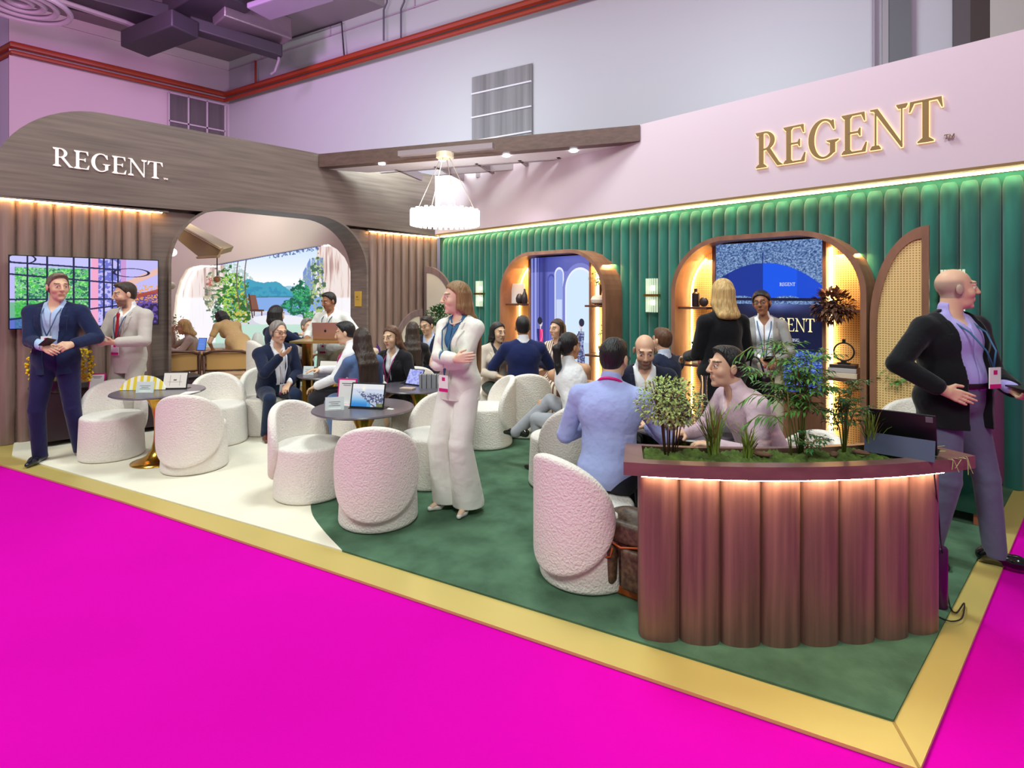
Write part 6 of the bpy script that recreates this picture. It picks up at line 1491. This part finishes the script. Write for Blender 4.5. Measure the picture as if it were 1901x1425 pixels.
# dried bouquet, ring sculpture and books on the right
t = thing('dried_bouquet', 'round brown dried leaf bouquet on the upper right shelf of the umbrella niche', 'plant', (n2x+.66, -.20, Z1)); lf = MB()
for i in range(420):
    v = rv(1)
    while v.length > 1: v = rv(1)
    leaf(lf, Vector((v.x*.17, v.y*.13, .03+v.z*.15)), v+rv(.5), .07, .04)
lf.build('foliage', mat('dried', rgb(110, 72, 52), rough=.7, var=.4, vscale=14), t); mb = MB(); mb.lathe([(.03, 0), (.05, .04), (.03, .08), (0, .08)], 16); mb.build('vase', m_dkv, t)
m_bk = [mat('book_cream', rgb(225, 205, 180), rough=.6), mat('book_grey', rgb(190, 180, 180), rough=.6), mat('book_dark', rgb(54, 44, 46), rough=.5)]
for k, (w_, l_) in enumerate((('thick cream book at the bottom of the pile in the umbrella niche', 0), ('grey book in the middle of the pile in the umbrella niche', 1), ('dark book on top of the pile under the ring sculpture', 2))):
    box_at('book', w_, 'book', (n2x+.74, -.15, Z2+(0, .052, .096)[k]), (.13-.01*k, .085, (.025, .021, .015)[k]), .05*k, m_bk[l_], group='books in the umbrella niche')
t = thing('ring_sculpture', 'black ring sculpture standing on the pile of books', 'sculpture', (n2x+.74, -.15, Z2+.128)); mb = MB(); mb.tube([(.085*math.cos(a), 0, .115+.085*math.sin(a)) for a in np.linspace(0, 2*PI, 33)[:-1]], .008, 8, closed=True); mb.build('ring', m_black, t, smooth='all'); mb = MB(); mb.box((-.05, -.03, 0), (.05, .03, .012)); mb.box((-.012, -.012, .195), (.012, .012, .235)); mb.box((-.02, -.02, .01), (.02, .02, .03)); mb.build('stand', m_black, t)
p = Lx(1668, 4.9); bush('potted_shrub', 'slender green plant in front of the cane door leaf', (p.x, p.y, .006), 1.08, .30, m_leaf, 5, 150, .05, .7)
# ============================================================= PEOPLE IN THE PHOTO
def phone(F, side, label, name='phone', sz=(.037, .075, .005), off=(0, .04, .03), tilt=(0, 0, 0)):
    w = F['wR'] if side == 'R' else F['wL']; p = F['W'](w+V3(*off)); mb = MB(); mb.box((-sz[0], -sz[1], -sz[2]), (sz[0], sz[1], sz[2])); o = mb.build(name, m_black, bevel=.003, loc=p)
    o.rotation_euler = (tilt[0], tilt[1], F['hz']+tilt[2]); tag(o, label, 'phone'); return o
WHT = (236, 236, 240); NVY = (28, 36, 78)
if True:
    F = person('man in navy suit and pale blue shirt standing at far left holding a phone', 104, 5.38, -18, H=1.83, rh=(-.03, .30, 1.12), lh=(-.23, .26, 1.14), rpn=(-.6, .2, -.3), lpn=(.5, .2, -.3), rc=.6, lc=1.0, skin='fair', hcol='greybrown', head=(38, 2, 0),
           tc=(28, 38, 74), bc=(32, 30, 74), sc=(176, 196, 230), openj=.055, vw=.085, lanyard=(70, 90, 130), badge=.17, bulk=1.06, h=.006, belt=True, rt=5, lt=-30, rf=(.13, .0, .085), lf=(-.16, -.10, .085), shoe=(24, 26, 40))
    phone(F, 'R', 'black phone in the hand of the navy-suited man', off=(-.05, .07, .05), tilt=(.5, -.3, .7))
    F = person('man in pale grey double-breasted suit and red tie standing before the television', 240, 5.92, 8, H=1.76, rh=(.06, .29, 1.12), lh=(-.10, .28, 1.12), rpn=(-.5, 0, .5), lpn=(.5, 0, .5), rc=.6, lc=.6, skin='fair', hcol='dkbrown', head=(-28, 10, 0), beard=((96, 62, 46), .75),
           tc=(196, 186, 178), bc=(190, 182, 172), sc=WHT, vb=.20, vw=.075, tie=(170, 24, 40), lanyard=(60, 80, 120), badge=.10, hem=-.16, h=.006, shoe=(84, 50, 40), lf=(-.12, .03, .085))
    phone(F, 'R', 'black phone held in both hands by the man in the pale suit', off=(-.07, .09, .035), tilt=(.3, 0, .3))
    F = person('blonde woman resting her chin on her hand at the wooden table', 372, 8.95, 62, H=1.62, sex='f', seat=.40, lean=22, hair='long', hcol='blonde', hlen=.10, top='shirt', tc=(190, 172, 158), bc=(200, 160, 150), rh=(.06, .40, 1.0), re=(.2, .2, -1), lh=(-.1, .45, .76), rhd=(-.1, -.2, 1), head=(0, 12, 0), glasses=True, longskirt=True)
    F = person('woman in a tan dress bending over the wooden table', 442, 8.45, 128, H=1.66, sex='f', lean=58, hair='bob', hcol='black', top='shirt', tc=(206, 168, 116), bc=(206, 168, 116), slv=.28, skirt=1.0, rh=(.12, .56, .76), lh=(-.16, .50, .76), skin='asian', head=(0, 50, 0), shoe=(210, 190, 170))
    F = person('woman with black bob and navy jacket seated high with her back turned', 512, 7.05, -148, H=1.66, sex='f', seat=.60, hair='bob', hcol='black', top='blazer', tc=(26, 34, 66), bc=(24, 28, 50), sc=WHT, rh=(.12, .40, 1.06), lh=(-.12, .42, 1.06), skin='asian', rf=(.12, .38, .30), lf=(-.12, .38, .30), head=(12, 0, 0))
    F = person('grey-haired person seated beyond the high brass table', 562, 7.75, -55, H=1.66, seat=.42, lean=10, hcol='grey', top='shirt', tc=(206, 200, 198), bc=(70, 66, 70), rh=(.1, .36, .78), lh=(-.1, .36, .78))
    F = person('dark-haired man in white shirt standing behind the rose gold laptop', 616, 7.35, 12, H=1.66, skin='brown', top='shirt', tc=(232, 230, 226), bc=(196, 186, 158), rh=(.20, .26, 1.06), lh=(-.24, .18, 1.08), head=(-22, 14, 0), lanyard=(40, 60, 90), badge=.02, bulk=1.18, belly=.5, hem=-.10, h=.0065)
    F = person('grey-haired man with glasses and navy suit seated and gesturing', 508, 6.45, -36, H=1.74, seat=SEAT, lean=14, twist=14, hair='receding', hcol='grey', glasses=True, rh=(.02, .42, .93), re=(.6, -.2, -.8), rhd=(-.5, .6, .45), rpn=(-.3, .2, 1), rc=.25, lh=(-.10, .30, .60), lpn=(0, 0, -1), tc=(26, 34, 62), bc=(30, 42, 70), sc=(240, 240, 245), openj=.05, vw=.08, belly=.7, bulk=1.08, head=(18, 6, 0), lanyard=(220, 220, 240), badge=.06, h=.0065, shoe=(92, 48, 40), rf=(.14, .28, .085), lf=(-.16, .40, .085))
    F = person('black-haired man in white shirt seated in profile behind the long-haired woman', 662, 6.15, 82, H=1.74, seat=SEAT, lean=8, skin='asian', top='shirt', tc=(236, 234, 238), bc=(40, 38, 44), rh=(.12, .42, .76), lh=(-.14, .40, .62), head=(0, 12, 0), lanyard=(220, 60, 150), badge=.2)
    F = person('woman with very long dark hair and blue jacket seen from behind', 676, 5.48, 140, H=1.64, sex='f', seat=SEAT, lean=4, hair='long', hcol='dkbrown', hlen=.42, top='blazer', tc=(86, 108, 150), bc=(90, 112, 152), rh=(.14, .36, .66), lh=(-.06, .44, .74), skin='asian', longskirt=True, h=.0065, head=(-8, 8, 0))
    F = person('woman with long brown hair and black blazer talking at the second table', 738, 6.02, 22, H=1.64, sex='f', seat=SEAT, lean=8, hair='long', hcol='brown', hlen=.34, top='blazer', tc=(26, 24, 30), bc=(22, 20, 26), sc=WHT, rh=(.22, .36, .76), rhd=(.5, .8, .3), rpn=(0, .2, 1), rc=.3, lh=(-.14, .28, .60), skin='asian', skirt=.75, head=(-4, 6, 4), lanyard=(170, 30, 110), badge=.12, rf=(.02, .46, .085), lf=(-.08, .40, .085), h=.0065)
    F = person('dark-haired woman in black seen from behind near the topiary', 766, 7.0, 168, H=1.60, sex='f', seat=SEAT, hair='long', hcol='dkbrown', hlen=.24, top='blazer', tc=(24, 22, 28), bc=(24, 22, 28), rh=(.12, .36, .72), lh=(-.12, .36, .72), skin='asian')
    F = person('man with glasses and navy suit seated beside the small tree', 800, 7.7, 16, H=1.74, seat=SEAT, lean=6, glasses=True, skin='asian', tc=(30, 36, 62), bc=(30, 34, 50), sc=(190, 200, 225), rh=(.12, .30, .92), rhd=(-.3, .4, .8), rc=.7, lh=(-.12, .34, .70), head=(-14, 14, 0))
    F = person('woman in white suit with folded arms and long fair hair standing', 853, 4.16, 34, H=1.665, sex='f', hair='long', hcol='ltbrown', hlen=.40, top='blazer', tc=(238, 238, 226), bc=(236, 234, 226), sc=(66, 110, 150), rh=(-.15, .235, 1.155), lh=(.115, .165, 1.085), re=(.75, .1, -.6), le=(-.75, .1, -.6), rhd=(-.95, -.1, .15), lhd=(.75, -.55, .25), rpn=(0, -1, 0), lpn=(0, -1, 0), rc=.25, lc=.3, head=(-38, 2, 0), skin='pale', flare=.065, heels=.055, hem=-.12, vb=.17, vw=.08, lanyard=(60, 110, 150), badge=.02, necklace=True, shoe=(240, 232, 228), h=.005, rt=20, lt=-14, rf=(.10, .03, .14), lf=(-.09, .02, .14))
    F = person('dark-haired woman in beige jacket seated listening', 920, 6.72, -18, H=1.64, sex='f', seat=SEAT, lean=5, hair='long', hcol='black', hlen=.26, top='blazer', tc=(208, 192, 176), bc=(36, 56, 50), sc=(60, 60, 70), rh=(.06, .28, .66), lh=(-.14, .30, .66), skin='asian', head=(20, 4, 0))
    F = person('man in navy suit seated with his back to the camera', 971, 6.46, 172, H=1.82, seat=SEAT, skin='brown', tc=(26, 36, 84), bc=(26, 34, 70), sc=WHT, rh=(.24, .34, .76), lh=(-.24, .34, .76), bulk=1.1, h=.0065)
    F = person('smiling woman in a brown and white striped shirt dress', 1036, 7.0, 34, H=1.68, sex='f', seat=SEAT, hair='side', hcol='dkbrown', hlen=.10, top='shirt', slv=.30, tc=(214, 186, 164), bc=(206, 176, 152), rh=(.20, .32, .76), lh=(-.02, .36, .70), skin='fair', longskirt=True, head=(-14, 0, 0))
    # the striped weave of her dress
    for ch_n in F['T'].children:
        if ch_n.name.startswith(('shirt', 'skirt')):
            m = mat('striped_cloth', rgb(225, 205, 185), rough=.85); nt = m.node_tree
            if not nt.nodes.get('W'):
                w = nt.nodes.new('ShaderNodeTexWave'); w.name = 'W'; w.inputs['Scale'].default_value = 9; tc_ = nt.nodes.new('ShaderNodeTexCoord'); rr_ = nt.nodes.new('ShaderNodeValToRGB'); rr_.color_ramp.elements[0].color = (*rgb(120, 80, 66), 1); rr_.color_ramp.elements[1].color = (*rgb(232, 218, 200), 1); rr_.color_ramp.elements[0].position = .3; rr_.color_ramp.elements[1].position = .5
                nt.links.new(tc_.outputs['Object'], w.inputs[0]); nt.links.new(w.outputs[0], rr_.inputs[0]); nt.links.new(rr_.outputs[0], nt.nodes['Principled BSDF'].inputs['Base Color'])
            ch_n.data.materials.clear(); ch_n.data.materials.append(m)
    F = person('woman with a dark ponytail and white sleeveless top seated', 1074, 4.80, 140, H=1.66, sex='f', seat=SEAT, lean=16, twist=-45, hair='pony', hcol='black', top='tank', tc=(238, 238, 240), bc=(160, 162, 170), skin='tan', rh=(.36, .42, .92), re=(.8, -.1, -.7), rc=.9, rhd=(-.6, .3, .6), lh=(.28, .20, .80), le=(.64, .76, -.4), head=(-95, 0, 0), rf=(-.12, .62, .36), rk=(.2, .5, 1), lf=(-.1, .36, .085), rt=-20, h=.006, shoe=(30, 28, 28), hem=.0)
    F = person('black-haired man in pale blue shirt with pink lanyard seen from behind', 1128, 3.36, -158, H=1.78, seat=SEAT+.01, lean=10, skin='asian', glasses=True, top='shirt', tc=(166, 176, 228), bc=(28, 30, 44), rh=(.20, .38, .74), lh=(-.20, .34, .72), le=(-.5, -.4, -.8), bulk=1.06, head=(-14, 8, 0), hem=-.10, h=.005, rf=(.16, .46, .085), lf=(-.16, .44, .085))
    mb = MB(); nk = F['sp'](0, -.012*1.02, .515*1.02); R_ = F['sp'](1, 0, 0)-F['P']; Fo = F['sp'](0, 1, 0)-F['P']; Uz = F['sp'](0, 0, 1)-F['P']
    mb.tube([nk+R_*.078*math.cos(t)+Fo*(.012+.078*math.sin(t))+Uz*(.005-.03*math.sin(t)) for t in np.linspace(0, 2*PI, 25)[:-1]], .009, 6, closed=True); mb.build('lanyard', mat('lanyard_pink', rgb(226, 20, 130), rough=.5), F['T'], smooth='all')
    F = person('bald bearded man in dark suit and white shirt seated looking down', 1192, 4.42, 4, H=1.76, seat=SEAT, lean=10, hair='bald', hcol='dkbrown', beard=((70, 46, 38), .7), tc=(26, 30, 50), bc=(28, 30, 40), sc=(240, 240, 244), openj=.05, vw=.085, rh=(.16, .36, .72), lh=(-.14, .36, .72), head=(-4, 20, 0), h=.0055)
    F = person('brown-haired person in navy seated behind the bald man', 1232, 5.35, 150, H=1.66, seat=SEAT, hair='short', hcol='brown', tc=(30, 38, 64), bc=(30, 34, 50), rh=(.14, .36, .72), lh=(-.14, .36, .72))
    F = person('dark-haired man in pale pink shirt leaning forward in profile', 1436, 3.52, 84, H=1.80, seat=SEAT+.01, lean=30, skin='fair', hcol='black', top='shirt', tc=(214, 184, 196), bc=(30, 28, 34), rh=(.10, .56, .72), lh=(-.16, .46, .70), le=(-.6, -.2, -.6), bulk=1.1, belly=.4, head=(0, -2, 0), h=.005, hem=-.06)
    F = person('straight-haired blonde woman in long black coat seen from behind', 1342, 4.62, 168, H=1.73, sex='f', hair='long', hcol='blonde', hlen=.10, top='blazer', tc=(18, 18, 22), bc=(20, 18, 22), rh=(.22, .22, 1.00), lh=(-.16, .30, 1.06), re=(.25, -.4, -.9), le=(-.25, -.4, -.9), head=(-12, 0, 0), hem=-.42, bulk=1.22, h=.006, shoe=(20, 18, 20), heels=.02)
    q = F['W'](V3(.34, .02, .70)); t = thing('shoulder_bag', 'black leather bag hanging beside the blonde woman in the black coat', 'bag', q, F['hz']); S = Sdf(.008); S.box((0, 0, .12), (.06, .16, .12), None, .03); mesh_obj('bag_body', *S.mesh(), mat('black_leather', rgb(20, 18, 20), rough=.35), t); mb = MB(); mb.tube(smooth_path([Vector(v) for v in ((0, -.10, .22), (-.02, -.05, .36), (-.02, .05, .36), (0, .10, .22))]), .008, 6); mb.build('handle', MATS['black_leather'], t, smooth='all')
    F = person('woman with round glasses and grey blazer facing the blonde woman', 1418, 5.42, 22, H=1.66, sex='f', hair='pony', hcol='black', skin='brown', glasses=True, top='blazer', tc=(150, 148, 146), bc=(206, 196, 172), sc=(240, 242, 248), openj=.06, vw=.09, rh=(.04, .30, 1.0), lh=(-.10, .28, 1.0), rc=.6, lc=.6, head=(-14, 0, 8), lanyard=(50, 90, 140), badge=.0, h=.006, hem=-.14)
    phone(F, 'R', 'small dark phone held by the woman in the grey blazer', off=(-.06, .08, .02), tilt=(.4, 0, .2))
    F = person('bald man in black jacket and lavender shirt standing with one hand on his hip', 1766, 3.42, -14, H=1.79, hair='bald', hcol='grey', skin='fair', tc=(14, 15, 20), bc=(94, 94, 118), sc=(172, 160, 222), openj=.085, vw=.11, belly=.8, bulk=1.2, rh=(.245, .135, 1.055), re=(1, -.55, .05), rhd=(-.72, .52, -.36), rpn=(-.5, -.8, 0), rc=.12, lh=(-.08, .30, 1.06), le=(-.5, -.5, -.7), lpn=(0, 0, 1), lc=.5, head=(58, -2, 0), lanyard=(44, 92, 128), badge=.17, hem=-.14, h=.005, belt=True, rt=30, lt=-38, rf=(.13, -.02, .085), lf=(-.15, .14, .085), shoe=(10, 10, 12))
    w = F['wL']; o = box_at('black_tablet', 'thin black tablet held out by the bald standing man', 'tablet', F['W'](w+V3(.03, .10, .026)), (.075, .10, .005), F['hz']-.5, m_black)
    o2 = box_at('pen', 'white pen lying on the held black tablet', 'pen', F['W'](w+V3(-.02, .13, .036)), (.055, .004, .004), F['hz']+.2, m_paper)
